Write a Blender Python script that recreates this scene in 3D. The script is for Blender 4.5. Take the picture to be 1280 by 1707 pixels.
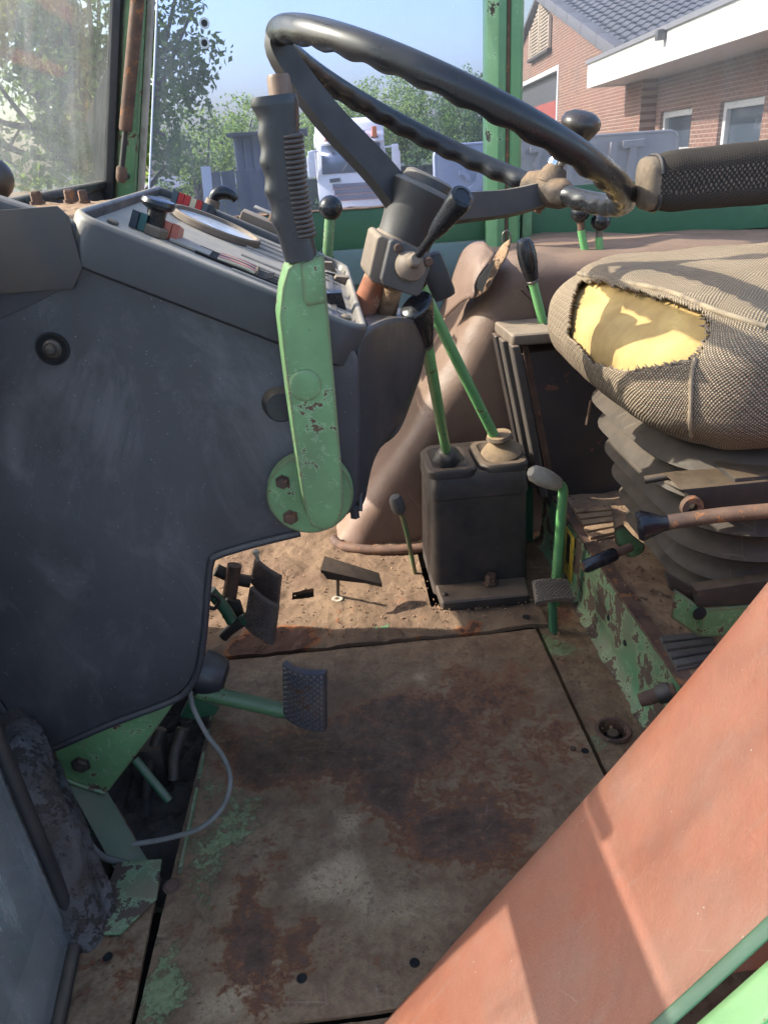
import bpy, bmesh, math, random
import numpy as np
from mathutils import Vector, Matrix, noise

for o in list(bpy.data.objects):
    bpy.data.objects.remove(o)
S = bpy.context.scene
COL = S.collection
random.seed(7)
RAD = math.radians

# ------------------------------------------------------------------ camera
# cab frame: x towards the rear of the tractor, y across it (left door -> right wall), z up, cab floor z = 0
FPX, CX, CY, EYE = 1260.0, 640.0, 853.5, 0.80
PSI, THETA, ROLL = RAD(3.37), RAD(26.37), RAD(3.78)
THETA_YARD = RAD(24.95)           # the tractor leans a little: the yard outside has its own level


def axes(psi, th, ro):
    f = Vector((math.sin(psi) * math.cos(th), math.cos(psi) * math.cos(th), -math.sin(th)))
    r0 = Vector((math.cos(psi), -math.sin(psi), 0))
    d0 = f.cross(r0)
    r = math.cos(ro) * r0 + math.sin(ro) * d0
    return r, f.cross(r), f


RC, DC, FC = axes(PSI, THETA, ROLL)
RE, DE, FE = axes(PSI, THETA_YARD, ROLL)
EYEP = Vector((0, 0, EYE))
cam_d = bpy.data.cameras.new('camera')
cam = bpy.data.objects.new('camera', cam_d)
COL.objects.link(cam)
rot = Matrix((RC, -DC, -FC)).transposed()
cam.matrix_world = Matrix.Translation(EYEP) @ rot.to_4x4()
cam_d.sensor_fit = 'HORIZONTAL'
cam_d.sensor_width = 36
cam_d.lens = 36 * FPX / 1280
cam_d.clip_start = 0.02
cam_d.clip_end = 2000
S.camera = cam

# ------------------------------------------------------------------ sky, sun, exposure
SUN_EL, SUN_AZ = RAD(36), RAD(10)          # azimuth: degrees from -x (tractor front) towards +y
sun_to = Vector((-math.cos(SUN_AZ) * math.cos(SUN_EL), math.sin(SUN_AZ) * math.cos(SUN_EL), math.sin(SUN_EL)))
W = bpy.data.worlds.new('World')
S.world = W
W.use_nodes = True
wn = W.node_tree.nodes
wl = W.node_tree.links
bg = wn['Background']
sky = wn.new('ShaderNodeTexSky')
sky.sky_type = 'NISHITA'
sky.sun_disc = False
sky.sun_elevation = SUN_EL
sky.sun_rotation = math.atan2(sun_to.x, sun_to.y)
sky.air_density = 1.0
sky.dust_density = 3.0
sky.ozone_density = 2.2
wl.new(sky.outputs[0], bg.inputs[0])
bg.inputs[1].default_value = 0.115
sd = bpy.data.lights.new('sun', 'SUN')
sd.energy = 2.4
sd.angle = RAD(0.53)
sd.color = (1, 0.93, 0.82)
sun = bpy.data.objects.new('sun', sd)
COL.objects.link(sun)
sun.rotation_euler = sun_to.to_track_quat('Z', 'Y').to_euler()
sun.location = (-3, 1, 6)
S.view_settings.view_transform = 'Standard'
S.view_settings.look = 'None'
S.view_settings.exposure = 2.25
S.view_settings.gamma = 1
S.cycles.max_bounces = 10
S.cycles.transparent_max_bounces = 24

# ------------------------------------------------------------------ survey helpers


def ray(px, py, yard=False):
    r, d, f = (RE, DE, FE) if yard else (RC, DC, FC)
    return r * ((px - CX) / FPX) + d * ((py - CY) / FPX) + f


def at(px, py, x=None, y=None, z=None, yard=False):
    d = ray(px, py, yard)
    if x is not None:
        t = x / d.x
    elif y is not None:
        t = y / d.y
    else:
        t = (z - EYE) / d.z
    return EYEP + d * t


def onp(px, py, p0, n, yard=False):
    d = ray(px, py, yard)
    return EYEP + d * ((Vector(p0) - EYEP).dot(n) / d.dot(n))


def pix(p, yard=False):
    r, d, f = (RE, DE, FE) if yard else (RC, DC, FC)
    q = Vector(p) - EYEP
    w = q.dot(f)
    return CX + FPX * q.dot(r) / w, CY + FPX * q.dot(d) / w


# ------------------------------------------------------------------ object helpers


def new_obj(name, me, parent=None, local=False):
    o = bpy.data.objects.new(name, me)
    COL.objects.link(o)
    if parent:
        o.parent = parent
        if not local:
            top = parent
            m = Matrix.Identity(4)
            while top:
                m = top.matrix_basis @ m if top.parent is None else (top.matrix_parent_inverse @ top.matrix_basis) @ m
                top = top.parent
            o.matrix_parent_inverse = m.inverted()
    return o


def tag(o, label=None, cat=None, group=None, kind=None):
    if label:
        o['label'] = label
    if cat:
        o['category'] = cat
    if group:
        o['group'] = group
    if kind:
        o['kind'] = kind
    return o


def thing(name, label, cat, loc=(0, 0, 0), group=None, kind=None):
    o = bpy.data.objects.new(name, None)
    COL.objects.link(o)
    o.location = loc
    o.empty_display_size = 0.05
    return tag(o, label, cat, group, kind)


def fin(name, bm, mat, parent=None, smooth=35, local=False):
    me = bpy.data.meshes.new(name)
    bmesh.ops.recalc_face_normals(bm, faces=bm.faces)
    bm.to_mesh(me)
    bm.free()
    if mat:
        me.materials.append(mat)
    if smooth:
        for p in me.polygons:
            p.use_smooth = True
        me.set_sharp_from_angle(angle=RAD(smooth))
    return new_obj(name, me, parent, local)


def bevel_bm(bm, w, seg=2, ang=25):
    if w <= 0:
        return
    es = [e for e in bm.edges if len(e.link_faces) == 2 and e.calc_face_angle(0) > RAD(ang)]
    bmesh.ops.bevel(bm, geom=es, offset=w, segments=seg, profile=0.6, affect='EDGES', clamp_overlap=True)


def box(name, c, size, mat, parent=None, rot=None, bev=0.003, local=False, seg=2):
    bm = bmesh.new()
    bmesh.ops.create_cube(bm, size=1)
    bmesh.ops.scale(bm, vec=size, verts=bm.verts)
    bevel_bm(bm, min(bev, min(size) * 0.45), seg)
    m = Matrix.Translation(Vector(c))
    if rot is not None:
        m = m @ (rot if len(rot) == 4 else rot.to_4x4()) if isinstance(rot, Matrix) else m @ Matrix.Rotation(rot[0], 4, rot[1])
    bmesh.ops.transform(bm, matrix=m, verts=bm.verts)
    return fin(name, bm, mat, parent, local=local)


def prism(name, pts, ext, mat, parent=None, bev=0.002, seg=2, local=False, smooth=35):
    bm = bmesh.new()
    vs = [bm.verts.new(p) for p in pts]
    f = bm.faces.new(vs)
    r = bmesh.ops.extrude_face_region(bm, geom=[f])
    nv = [g for g in r['geom'] if isinstance(g, bmesh.types.BMVert)]
    bmesh.ops.translate(bm, vec=Vector(ext), verts=nv)
    bmesh.ops.recalc_face_normals(bm, faces=bm.faces)
    bevel_bm(bm, bev, seg)
    return fin(name, bm, mat, parent, local=local, smooth=smooth)


def frame_dirs(pts):
    pts = [Vector(p) for p in pts]
    T = []
    for i in range(len(pts)):
        a = pts[max(i - 1, 0)]
        b = pts[min(i + 1, len(pts) - 1)]
        T.append((b - a).normalized())
    up = Vector((0, 0, 1)) if abs(T[0].z) < 0.9 else Vector((0, 1, 0))
    n = (up - T[0] * up.dot(T[0])).normalized()
    out = []
    for t in T:
        n = (n - t * n.dot(t)).normalized()
        out.append((t, n, t.cross(n)))
    return pts, out


def spline(pts, k=6):
    """Catmull-Rom through pts"""
    P = [Vector(p) for p in pts]
    P = [P[0] * 2 - P[1]] + P + [P[-1] * 2 - P[-2]]
    out = []
    for i in range(1, len(P) - 2):
        for j in range(k):
            t = j / k
            a, b, c, d = P[i - 1], P[i], P[i + 1], P[i + 2]
            out.append(0.5 * ((2 * b) + (c - a) * t + (2 * a - 5 * b + 4 * c - d) * t * t + (3 * b - a - 3 * c + d) * t ** 3))
    out.append(P[-2])
    return out


def tube_bm(bm, pts, rad, n=14, rf=None, cap=True):
    pts, fr = frame_dirs(pts)
    rings = []
    for i, (p, (t, a, b)) in enumerate(zip(pts, fr)):
        r = rad[i] if isinstance(rad, (list, tuple)) else rad
        ring = []
        for k in range(n):
            ph = 2 * math.pi * k / n
            rr = r * (rf(i / (len(pts) - 1), ph) if rf else 1)
            ring.append(bm.verts.new(p + (a * math.cos(ph) + b * math.sin(ph)) * rr))
        rings.append(ring)
    for i in range(len(rings) - 1):
        for k in range(n):
            bm.faces.new((rings[i][k], rings[i][(k + 1) % n], rings[i + 1][(k + 1) % n], rings[i + 1][k]))
    if cap:
        bm.faces.new(rings[0][::-1])
        bm.faces.new(rings[-1])
    return rings


def tube(name, pts, rad, mat, parent=None, n=14, rf=None, local=False, smooth=50):
    bm = bmesh.new()
    tube_bm(bm, pts, rad, n, rf)
    return fin(name, bm, mat, parent, local=local, smooth=smooth)


def lathe(name, prof, o, ax, mat, parent=None, n=28, local=False, smooth=35):
    """prof: list of (radius, height) along axis ax from point o"""
    ax = Vector(ax).normalized()
    up = Vector((0, 0, 1)) if abs(ax.z) < 0.9 else Vector((1, 0, 0))
    a = (up - ax * up.dot(ax)).normalized()
    b = ax.cross(a)
    o = Vector(o)
    bm = bmesh.new()
    rings = []
    for r, h in prof:
        if r < 1e-5:
            rings.append([bm.verts.new(o + ax * h)])
        else:
            rings.append([bm.verts.new(o + ax * h + (a * math.cos(2 * math.pi * k / n) + b * math.sin(2 * math.pi * k / n)) * r) for k in range(n)])
    for R, Q in zip(rings, rings[1:]):
        for k in range(n):
            k2 = (k + 1) % n
            if len(R) == 1 and len(Q) == 1:
                continue
            if len(R) == 1:
                bm.faces.new((R[0], Q[k2], Q[k]))
            elif len(Q) == 1:
                bm.faces.new((R[k], R[k2], Q[0]))
            else:
                bm.faces.new((R[k], R[k2], Q[k2], Q[k]))
    return fin(name, bm, mat, parent, local=local, smooth=smooth)


def ball_prof(r, h0=0.0, a0=0, a1=180, k=12):
    return [(max(r * math.sin(RAD(a0 + (a1 - a0) * i / k)), 0.0), h0 - r * math.cos(RAD(a0 + (a1 - a0) * i / k))) for i in range(k + 1)]


def rrect(w, h, r, n=8):
    """rounded rectangle from (0,0) to (w,h)"""
    out = []
    for cx_, cy_, a0 in ((w - r, h - r, 0), (r, h - r, 90), (r, r, 180), (w - r, r, 270)):
        for i in range(n + 1):
            a = RAD(a0 + 90 * i / n)
            out.append((cx_ + r * math.cos(a), cy_ + r * math.sin(a)))
    return out


def bolt(name, p, ax, r, h, mat, parent, hexa=True):
    ax = Vector(ax).normalized()
    pr = [(r * 1.35, 0), (r * 1.35, h * 0.25), (r, h * 0.25), (r, h * 0.85), (r * 0.85, h), (0, h)]
    return lathe(name, pr, p, ax, mat, parent, n=6 if hexa else 16, smooth=20)


# ------------------------------------------------------------------ materials


def lin(c):
    out = []
    for v in c[:3]:
        v = v / 255
        out.append(v / 12.92 if v <= 0.04045 else ((v + 0.055) / 1.055) ** 2.4)
    return (*out, 1)


class NT:
    def __init__(s, name):
        s.m = bpy.data.materials.new(name)
        s.m.use_nodes = True
        s.t = s.m.node_tree
        s.b = s.t.nodes['Principled BSDF']
        s.tc = s.t.nodes.new('ShaderNodeTexCoord')
        s.obj = s.tc.outputs['Object']

    def n(s, ty, **k):
        x = s.t.nodes.new(ty)
        for a, v in k.items():
            setattr(x, a, v)
        return x

    def put(s, sock, v):
        if isinstance(v, bpy.types.NodeSocket):
            s.t.links.new(v, sock)
        else:
            sock.default_value = v

    def noise(s, scale, detail=4, rough=0.55, vec=None, dist=0.0):
        x = s.n('ShaderNodeTexNoise')
        x.inputs['Scale'].default_value = scale
        x.inputs['Detail'].default_value = detail
        x.inputs['Roughness'].default_value = rough
        x.inputs['Distortion'].default_value = dist
        s.put(x.inputs['Vector'], vec or s.obj)
        return x.outputs['Fac']

    def vor(s, scale, vec=None, out='Distance', feature='F1'):
        x = s.n('ShaderNodeTexVoronoi', feature=feature)
        x.inputs['Scale'].default_value = scale
        s.put(x.inputs['Vector'], vec or s.obj)
        return x.outputs[out]

    def map(s, v, a, b, c=0.0, d=1.0):
        x = s.n('ShaderNodeMapRange')
        for i, q in enumerate((v, a, b, c, d)):
            s.put(x.inputs[i], q)
        return x.outputs[0]

    def math(s, op, a, b=0.0):
        x = s.n('ShaderNodeMath', operation=op)
        s.put(x.inputs[0], a)
        s.put(x.inputs[1], b)
        return x.outputs[0]

    def mix(s, f, a, b):
        x = s.n('ShaderNodeMix', data_type='RGBA')
        s.put(x.inputs[0], f)
        s.put(x.inputs[6], a)
        s.put(x.inputs[7], b)
        return x.outputs[2]

    def mapping(s, sc, vec=None, rot=(0, 0, 0), loc=(0, 0, 0)):
        x = s.n('ShaderNodeMapping')
        x.inputs['Scale'].default_value = sc
        x.inputs['Rotation'].default_value = rot
        x.inputs['Location'].default_value = loc
        s.put(x.inputs['Vector'], vec or s.obj)
        return x.outputs[0]

    def bump(s, h, strength=0.3, dist=0.002):
        x = s.n('ShaderNodeBump')
        x.inputs['Strength'].default_value = strength
        x.inputs['Distance'].default_value = dist
        s.put(x.inputs['Height'], h)
        s.t.links.new(x.outputs[0], s.b.inputs['Normal'])

    def upness(s, a=0.2, b=0.9):
        g = s.n('ShaderNodeNewGeometry')
        x = s.n('ShaderNodeSeparateXYZ')
        s.t.links.new(g.outputs['Normal'], x.inputs[0])
        return s.map(x.outputs[2], a, b)

    def done(s, col, rough=0.6, metal=0.0, spec=0.5):
        s.put(s.b.inputs['Base Color'], col)
        s.put(s.b.inputs['Roughness'], rough)
        s.put(s.b.inputs['Metallic'], metal)
        s.put(s.b.inputs['Specular IOR Level'], spec)
        return s.m


MATS = {}


def surf(name, base, var=None, vs=9, rough=0.6, metal=0.0, chips=None, chip_scale=40, chip_t=0.62, chip2=None,
         dust=None, dust_amt=0.7, dust_all=0.0, edge=None, specks=None, bump=0.25, bscale=120, bdist=0.001, spec=0.5, scr=None):
    """a painted, plastic or rusty surface with tonal variation, chips, dust on upward faces and pale specks"""
    t = NT(name)
    col = lin(base)
    n1 = t.noise(vs, 6, 0.6)
    if var:
        col = t.mix(t.map(n1, 0.38, 0.64), col, lin(var))
    h = t.noise(bscale, 5, 0.6)
    rgh = t.map(t.noise(vs * 3, 4), 0.3, 0.7, rough - 0.1, min(1, rough + 0.12))
    if dust:
        f = t.math('MULTIPLY', t.upness(), t.map(t.noise(vs * 2.3, 6, 0.7), 0.25, 0.6, 0.35, 1))
        f = t.math('MULTIPLY', f, dust_amt)
        if dust_all:
            f = t.math('MAXIMUM', f, t.map(t.noise(vs * 1.4, 6, 0.65), 0.4, 0.75, 0, dust_all))
        col = t.mix(f, col, lin(dust))
        rgh = t.math('MAXIMUM', rgh, t.math('MULTIPLY', f, 0.95))
    if scr:
        sv = t.vor(scr[1], t.mapping((1, 1, 0.16)), 'Distance', 'DISTANCE_TO_EDGE')
        m_ = t.math('MULTIPLY', t.map(sv, 0.0, 0.012, 1, 0), t.map(t.noise(vs * 1.7, 3), 0.52, 0.66))
        col = t.mix(t.math('MULTIPLY', m_, 0.45), col, lin(scr[0]))
    if chips:
        c = t.noise(chip_scale, 7, 0.72)
        big = t.noise(vs * 1.3, 3)
        c = t.math('ADD', c, t.math('MULTIPLY', t.math('SUBTRACT', big, 0.5), 0.5))
        m_ = t.map(c, chip_t, chip_t + 0.02)
        if chip2:
            col = t.mix(t.map(c, chip_t - 0.05, chip_t), col, lin(chip2))
        col = t.mix(m_, col, lin(chips))
        rgh = t.math('MAXIMUM', rgh, t.math('MULTIPLY', m_, 0.9))
        h = t.math('SUBTRACT', h, t.math('MULTIPLY', m_, 0.8))
    if edge:
        bv = t.n('ShaderNodeBevel', samples=4)
        bv.inputs['Radius'].default_value = 0.006
        g_ = t.n('ShaderNodeNewGeometry')
        dt = t.n('ShaderNodeVectorMath', operation='DOT_PRODUCT')
        t.t.links.new(bv.outputs[0], dt.inputs[0])
        t.t.links.new(g_.outputs['True Normal'], dt.inputs[1])
        e_ = t.math('ADD', t.map(dt.outputs['Value'], 0.99, 0.84), t.math('MULTIPLY', t.math('SUBTRACT', t.noise(55, 6, 0.7), 0.5), 2.2))
        m_ = t.map(e_, 0.40, 0.48)
        col = t.mix(m_, col, lin(edge))
        gm = t.map(t.noise(7, 7, 0.7), 0.5, 0.75, 0, 0.45)
        col = t.mix(gm, col, lin((96, 104, 82)))
    if specks:
        v = t.vor(specks[1], None, 'Distance')
        m_ = t.map(v, specks[2], specks[2] * 1.6, 1, 0)
        m_ = t.math('MULTIPLY', m_, t.map(t.noise(specks[1] * 0.3, 2), 0.5, 0.56))
        col = t.mix(m_, col, lin(specks[0]))
    t.bump(h, bump, bdist)
    MATS[name] = t.done(col, rgh, metal, spec)
    return MATS[name]


GREEN = surf('green_paint', (100, 138, 94), (88, 124, 82), 14, 0.42, chips=(88, 62, 50), chip_scale=80, chip_t=0.605, chip2=(128, 164, 122), edge=(92, 70, 56),
             dust=(150, 132, 108), dust_amt=0.35, bump=0.35, bscale=60)
GREEN_BRIGHT = surf('green_rod_paint', (92, 152, 92), (112, 160, 106), 18, 0.35, chips=(96, 74, 58), chip_scale=70, chip_t=0.66, bump=0.2)
GREEN_WORN = surf('worn_green_paint', (78, 132, 92), (104, 110, 84), 10, 0.6, chips=(86, 70, 58), chip_scale=24, chip_t=0.53, chip2=(128, 150, 110),
                  dust=(130, 108, 86), dust_amt=0.6, bump=0.5, bscale=50)
GREEN_DARK = surf('dark_green_panel', (60, 104, 74), (52, 92, 66), 6, 0.5, chips=(60, 52, 44), chip_scale=30, chip_t=0.72, dust=(120, 112, 96), dust_amt=0.8)
TEAL = surf('grey_teal_panel', (110, 132, 132), (92, 116, 116), 5, 0.6, dust=(130, 118, 100), dust_amt=0.6, chips=(80, 70, 60), chip_t=0.72)
PANEL = surf('black_console_plastic', (50, 52, 58), (60, 62, 68), 5, 0.5, specks=(150, 155, 160), bump=0.12, bscale=260, dust=(120, 112, 104), dust_amt=0.6,
             dust_all=0.28, scr=((120, 140, 138), 26)) if False else None


def panel_mat(name, base, base2, edge):
    t = NT(name)
    n1 = t.noise(4.5, 5, 0.6)
    col = t.mix(t.map(n1, 0.35, 0.68), lin(base), lin(base2))
    # scuffed pale smears
    sm = t.noise(6, 7, 0.7, t.mapping((1, 1, 0.55), rot=(0, RAD(28), 0)), 1.2)
    col = t.mix(t.map(sm, 0.5, 0.8, 0, 0.75), col, lin(edge))
    gm = t.noise(2.6, 7, 0.65, t.mapping((1, 1, 0.8), loc=(3, 1, 6)), 0.8)
    col = t.mix(t.map(gm, 0.5, 0.7, 0, 0.7), col, lin((40, 40, 42)))
    du_ = t.noise(5, 8, 0.75, t.mapping((1, 1, 0.4), loc=(7, 1, 2)), 0.5)
    col = t.mix(t.map(du_, 0.55, 0.75, 0, 0.4), col, lin((104, 98, 90)))
    # fine scratches in patches
    sc = t.vor(30, t.mapping((1, 1, 0.35), rot=(0, RAD(20), 0)), 'Distance', 'DISTANCE_TO_EDGE')
    mk = t.math('MULTIPLY', t.map(sc, 0.0, 0.010, 1, 0), t.map(t.noise(9, 4), 0.52, 0.66))
    col = t.mix(t.math('MULTIPLY', mk, 0.14), col, lin((118, 140, 136)))
    # dust specks
    v = t.vor(70)
    sp = t.math('MULTIPLY', t.map(v, 0.04, 0.075, 1, 0), t.map(t.noise(33, 2), 0.55, 0.62))
    v2 = t.vor(170)
    sp2 = t.math('MULTIPLY', t.map(v2, 0.06, 0.12, 1, 0), t.map(t.noise(61, 2), 0.52, 0.6))
    col = t.mix(t.math('MULTIPLY', t.math('MAXIMUM', t.math('MULTIPLY', sp, 0.5), sp2), 0.5), col, lin((165, 168, 170)))
    f = t.math('MULTIPLY', t.upness(0.3, 0.9), 0.7)
    col = t.mix(f, col, lin((134, 124, 112)))
    t.bump(t.noise(420, 3, 0.5), 0.18, 0.0006)
    return t.done(col, t.map(n1, 0.3, 0.7, 0.42, 0.62), 0, 0.45)


PANEL = panel_mat('black_console_plastic', (54, 54, 58), (66, 66, 71), (116, 114, 118))
VINYL_BLACK = surf('black_vinyl', (42, 42, 47), (52, 52, 57), 7, 0.45, dust=(120, 110, 100), dust_amt=0.5, bump=0.15, bscale=300)
BEZEL = surf('dusty_black_bezel', (48, 48, 52), (58, 58, 61), 10, 0.45, dust=(158, 148, 134), dust_amt=0.85, bump=0.15, bscale=300)
FACE = surf('dusty_grey_instrument_face', (132, 126, 120), (164, 154, 142), 16, 0.75, dust=(176, 164, 148), dust_amt=0.6, bump=0.3, bscale=160)
RUBBER = surf('black_rubber', (34, 34, 37), (46, 44, 44), 20, 0.5, dust=(120, 104, 84), dust_amt=0.55, bump=0.2)
KNOB = surf('black_knob_plastic', (26, 27, 31), (32, 33, 37), 20, 0.22, bump=0.05, specks=(120, 120, 120), spec=0.5) if False else None
KNOB = surf('black_knob_plastic', (26, 27, 31), (34, 35, 39), 20, 0.25, bump=0.06, bscale=90)
WHEEL = surf('black_wheel_plastic', (25, 26, 30), (32, 32, 35), 12, 0.3, bump=0.05, bscale=80, dust=(90, 88, 84), dust_amt=0.22)
SPOKE = surf('grey_black_spoke', (44, 43, 44), (54, 52, 51), 12, 0.55, dust=(140, 128, 112), dust_amt=0.7, bump=0.12)
STEEL = surf('bare_steel', (128, 124, 118), (98, 90, 82), 30, 0.4, metal=0.8, chips=(104, 70, 48), chip_scale=50, chip_t=0.63)
RUST = surf('rusty_steel', (104, 78, 62), (74, 56, 48), 26, 0.8, chips=(136, 90, 58), chip_scale=60, chip_t=0.6, bump=0.5, bscale=90)
RUST_ORANGE = surf('orange_rusty_tube', (150, 92, 66), (120, 78, 60), 40, 0.85, chips=(170, 128, 104), chip_scale=70, chip_t=0.58, bump=0.5, bscale=110)
DARKMETAL = surf('greasy_dark_steel', (42, 38, 36), (58, 50, 44), 24, 0.6, chips=(84, 66, 52), chip_scale=45, chip_t=0.64, bump=0.4, dust=(120, 98, 74), dust_amt=0.5)
BOXRUB = surf('dirty_black_gear_cover', (47, 43, 42), (58, 51, 47), 12, 0.6, dust=(122, 102, 82), dust_amt=0.75, dust_all=0.25, bump=0.4, bscale=90,
              chips=(96, 80, 64), chip_scale=70, chip_t=0.71)
DIRT = surf('packed_dirt', (150, 122, 94), (116, 90, 70), 22, 0.95, bump=0.9, bscale=90, bdist=0.004, chips=(88, 66, 52), chip_scale=60, chip_t=0.64)
CREAM = surf('worn_cream_handle', (176, 166, 148), (150, 140, 124), 30, 0.6, chips=(110, 98, 84), chip_t=0.66)
PLASTIC_TAN = surf('dusty_tan_trim', (112, 98, 86), (94, 83, 74), 18, 0.7, dust=(158, 140, 118), dust_amt=0.6, bump=0.25)
GREYPLATE = surf('stained_grey_plate', (60, 59, 60), (74, 66, 60), 9, 0.55, metal=0.25, chips=(128, 96, 70), chip_scale=16, chip_t=0.7, bump=0.15)
CHROME = surf('polished_metal', (190, 190, 192), None, 10, 0.18, metal=1.0, bump=0.02)
WHITEP = surf('white_paint', (226, 228, 230), (216, 219, 224), 2, 0.35, bump=0.02)
CABLE = surf('grey_cable', (112, 110, 104), (96, 92, 86), 40, 0.7, bump=0.2)
LINT = surf('lint_covered_seal', (62, 54, 48), (100, 98, 100), 11, 0.95, chips=(54, 47, 42), chip_scale=95, chip_t=0.55, chip2=(84, 76, 70), bump=1.0, bscale=90, bdist=0.004)
FOAM = surf('yellow_foam', (190, 160, 102), (164, 134, 84), 16, 0.95, bump=0.7, bscale=260, bdist=0.001, chips=(190, 160, 92), chip_scale=120, chip_t=0.7)
BLACKHOLE = surf('recess_shade', (16, 15, 15), (24, 22, 20), 12, 0.9)  # near-black colour paints the shade inside holes, slots and gaps


def red_fender(name, a, b, c, dustc, damt, speck=True):
    t = NT(name)
    n1 = t.noise(5, 6, 0.6)
    n2 = t.noise(13, 6, 0.65, t.mapping((1, 1, 1)))
    col = t.mix(t.map(n1, 0.36, 0.66), lin(a), lin(b))
    col = t.mix(t.map(n2, 0.46, 0.75, 0, 0.7), col, lin(c))
    # rub marks running up the sheet
    st = t.noise(16, 6, 0.7, t.mapping((1.0, 5, 1.0), rot=(0, 0, RAD(8))), 0.6)
    col = t.mix(t.map(st, 0.55, 0.8, 0, 0.4), col, lin(dustc))
    col = t.mix(t.math('MULTIPLY', t.upness(0.1, 0.9), damt), col, lin(dustc))
    if speck:
        v = t.vor(60)
        sp = t.math('MULTIPLY', t.map(v, 0.035, 0.08, 1, 0), t.map(t.noise(27, 2), 0.6, 0.68))
        v2 = t.vor(150)
        sp = t.math('MAXIMUM', sp, t.math('MULTIPLY', t.map(v2, 0.05, 0.12, 1, 0), t.map(t.noise(44, 2), 0.6, 0.68)))
        col = t.mix(t.math('MULTIPLY', sp, 0.7), col, lin((214, 200, 178)))
    gr = t.noise(3.2, 8, 0.7, t.mapping((1, 1, 0.6), loc=(2, 5, 1)), 1.0)
    col = t.mix(t.map(gr, 0.52, 0.72, 0, 0.35), col, lin((104, 78, 64)))
    sc = t.vor(16, t.mapping((1, 3.5, 0.7), rot=(0, 0, RAD(12))), 'Distance', 'DISTANCE_TO_EDGE')
    mk = t.math('MULTIPLY', t.map(sc, 0.0, 0.012, 1, 0), t.map(t.noise(5, 4), 0.54, 0.64))
    col = t.mix(t.math('MULTIPLY', mk, 0.4), col, lin((176, 150, 128)))
    t.bump(t.math('ADD', t.noise(500, 3), t.math('MULTIPLY', t.noise(18, 7, 0.65, None, 0.6), 2.6)), 0.3, 0.003)
    return t.done(col, t.map(gr, 0.3, 0.7, 0.42, 0.72), 0, 0.5)


RED = red_fender('faded_red_vinyl', (164, 84, 54), (156, 96, 72), (150, 106, 86), (156, 128, 108), 0.34)
BROWN = red_fender('dusty_brown_vinyl', (104, 82, 71), (114, 92, 79), (94, 74, 66), (140, 116, 96), 0.55, False)


def floor_mat(name):
    """worn floor plate; stain masks come from the colour attribute 'stain' (R rust, G green paint, B bare grey)"""
    t = NT(name)
    a = t.n('ShaderNodeAttribute', attribute_name='stain')
    sp = t.n('ShaderNodeSeparateColor')
    t.t.links.new(a.outputs['Color'], sp.inputs[0])
    n0 = t.noise(6, 9, 0.7, None, 0.7)
    n1 = t.noise(30, 10, 0.76, None, 0.35)
    n2 = t.noise(140, 8, 0.75)
    n3 = t.noise(13, 10, 0.74, t.mapping((1, 1, 1), loc=(4, 2, 1)), 0.5)
    n4 = t.noise(48, 9, 0.74, t.mapping((1, 1, 1), loc=(9, 2, 5)))

    def add(m, *parts):
        for f, k in parts:
            m = t.math('ADD', m, t.math('MULTIPLY', t.math('SUBTRACT', f, 0.5), k))
        return m
    R = add(t.math('MULTIPLY', sp.outputs[0], 0.92), (n0, 0.9), (n1, 2.1), (n2, 1.3))
    Gm = add(sp.outputs[1], (n3, 1.8), (n4, 1.6), (n2, 1.2))
    B = add(sp.outputs[2], (n3, -1.2), (n4, 1.2), (n2, 1.0))
    col = t.mix(t.map(n0, 0.36, 0.64), lin((128, 100, 72)), lin((150, 123, 92)))
    col = t.mix(t.map(n1, 0.42, 0.62, 0, 0.8), col, lin((104, 76, 54)))
    col = t.mix(t.map(B, 0.36, 0.8), col, lin((178, 152, 118)))
    col = t.mix(t.map(n2, 0.48, 0.62, 0, 0.5), col, lin((92, 74, 60)))
    gcol = t.mix(t.map(n2, 0.4, 0.6), lin((102, 124, 78)), lin((138, 148, 104)))
    col = t.mix(t.map(Gm, 0.44, 0.66, 0, 0.85), col, gcol)
    fl_ = t.map(n4, 0.56, 0.60)
    col = t.mix(t.math('MULTIPLY', fl_, 0.65), col, lin((104, 72, 52)))
    col = t.mix(t.map(R, 0.30, 0.48, 0, 0.9), col, lin((150, 92, 54)))
    col = t.mix(t.map(R, 0.38, 0.62), col, lin((112, 76, 56)))
    dark = t.mix(t.map(n4, 0.4, 0.6), lin((74, 50, 36)), lin((100, 76, 58)))
    col = t.mix(t.map(R, 0.52, 0.9), col, dark)
    og = t.math('MULTIPLY', t.map(n4, 0.58, 0.66), t.map(R, 0.35, 0.5))
    col = t.mix(t.math('MULTIPLY', og, 0.7), col, lin((164, 104, 58)))
    v = t.vor(120)
    pit = t.math('MULTIPLY', t.map(v, 0.1, 0.2, 1, 0), t.map(t.noise(22, 3), 0.48, 0.58))
    col = t.mix(t.math('MULTIPLY', pit, 0.7), col, lin((64, 46, 38)))
    # boot scratches along the foot path
    sc = t.vor(22, t.mapping((0.5, 2.4, 1), rot=(0, 0, RAD(35))), 'Distance', 'DISTANCE_TO_EDGE')
    mk = t.math('MULTIPLY', t.map(sc, 0.0, 0.012, 1, 0), t.map(t.noise(8, 5), 0.5, 0.62))
    col = t.mix(t.math('MULTIPLY', mk, 0.3), col, lin((176, 164, 148)))
    h = t.math('ADD', t.math('MULTIPLY', t.map(R, 0.35, 0.6), -0.7), t.math('MULTIPLY', n2, 0.8))
    h = t.math('ADD', h, t.math('ADD', t.math('MULTIPLY', t.map(Gm, 0.46, 0.6), 0.4), t.math('MULTIPLY', n1, 1.2)))
    t.bump(h, 0.8, 0.003)
    return t.done(col, t.map(R, 0.3, 0.7, 0.62, 0.48), 0.0, 0.5)


FLOOR = floor_mat('worn_rusty_floor_plate')


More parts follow.
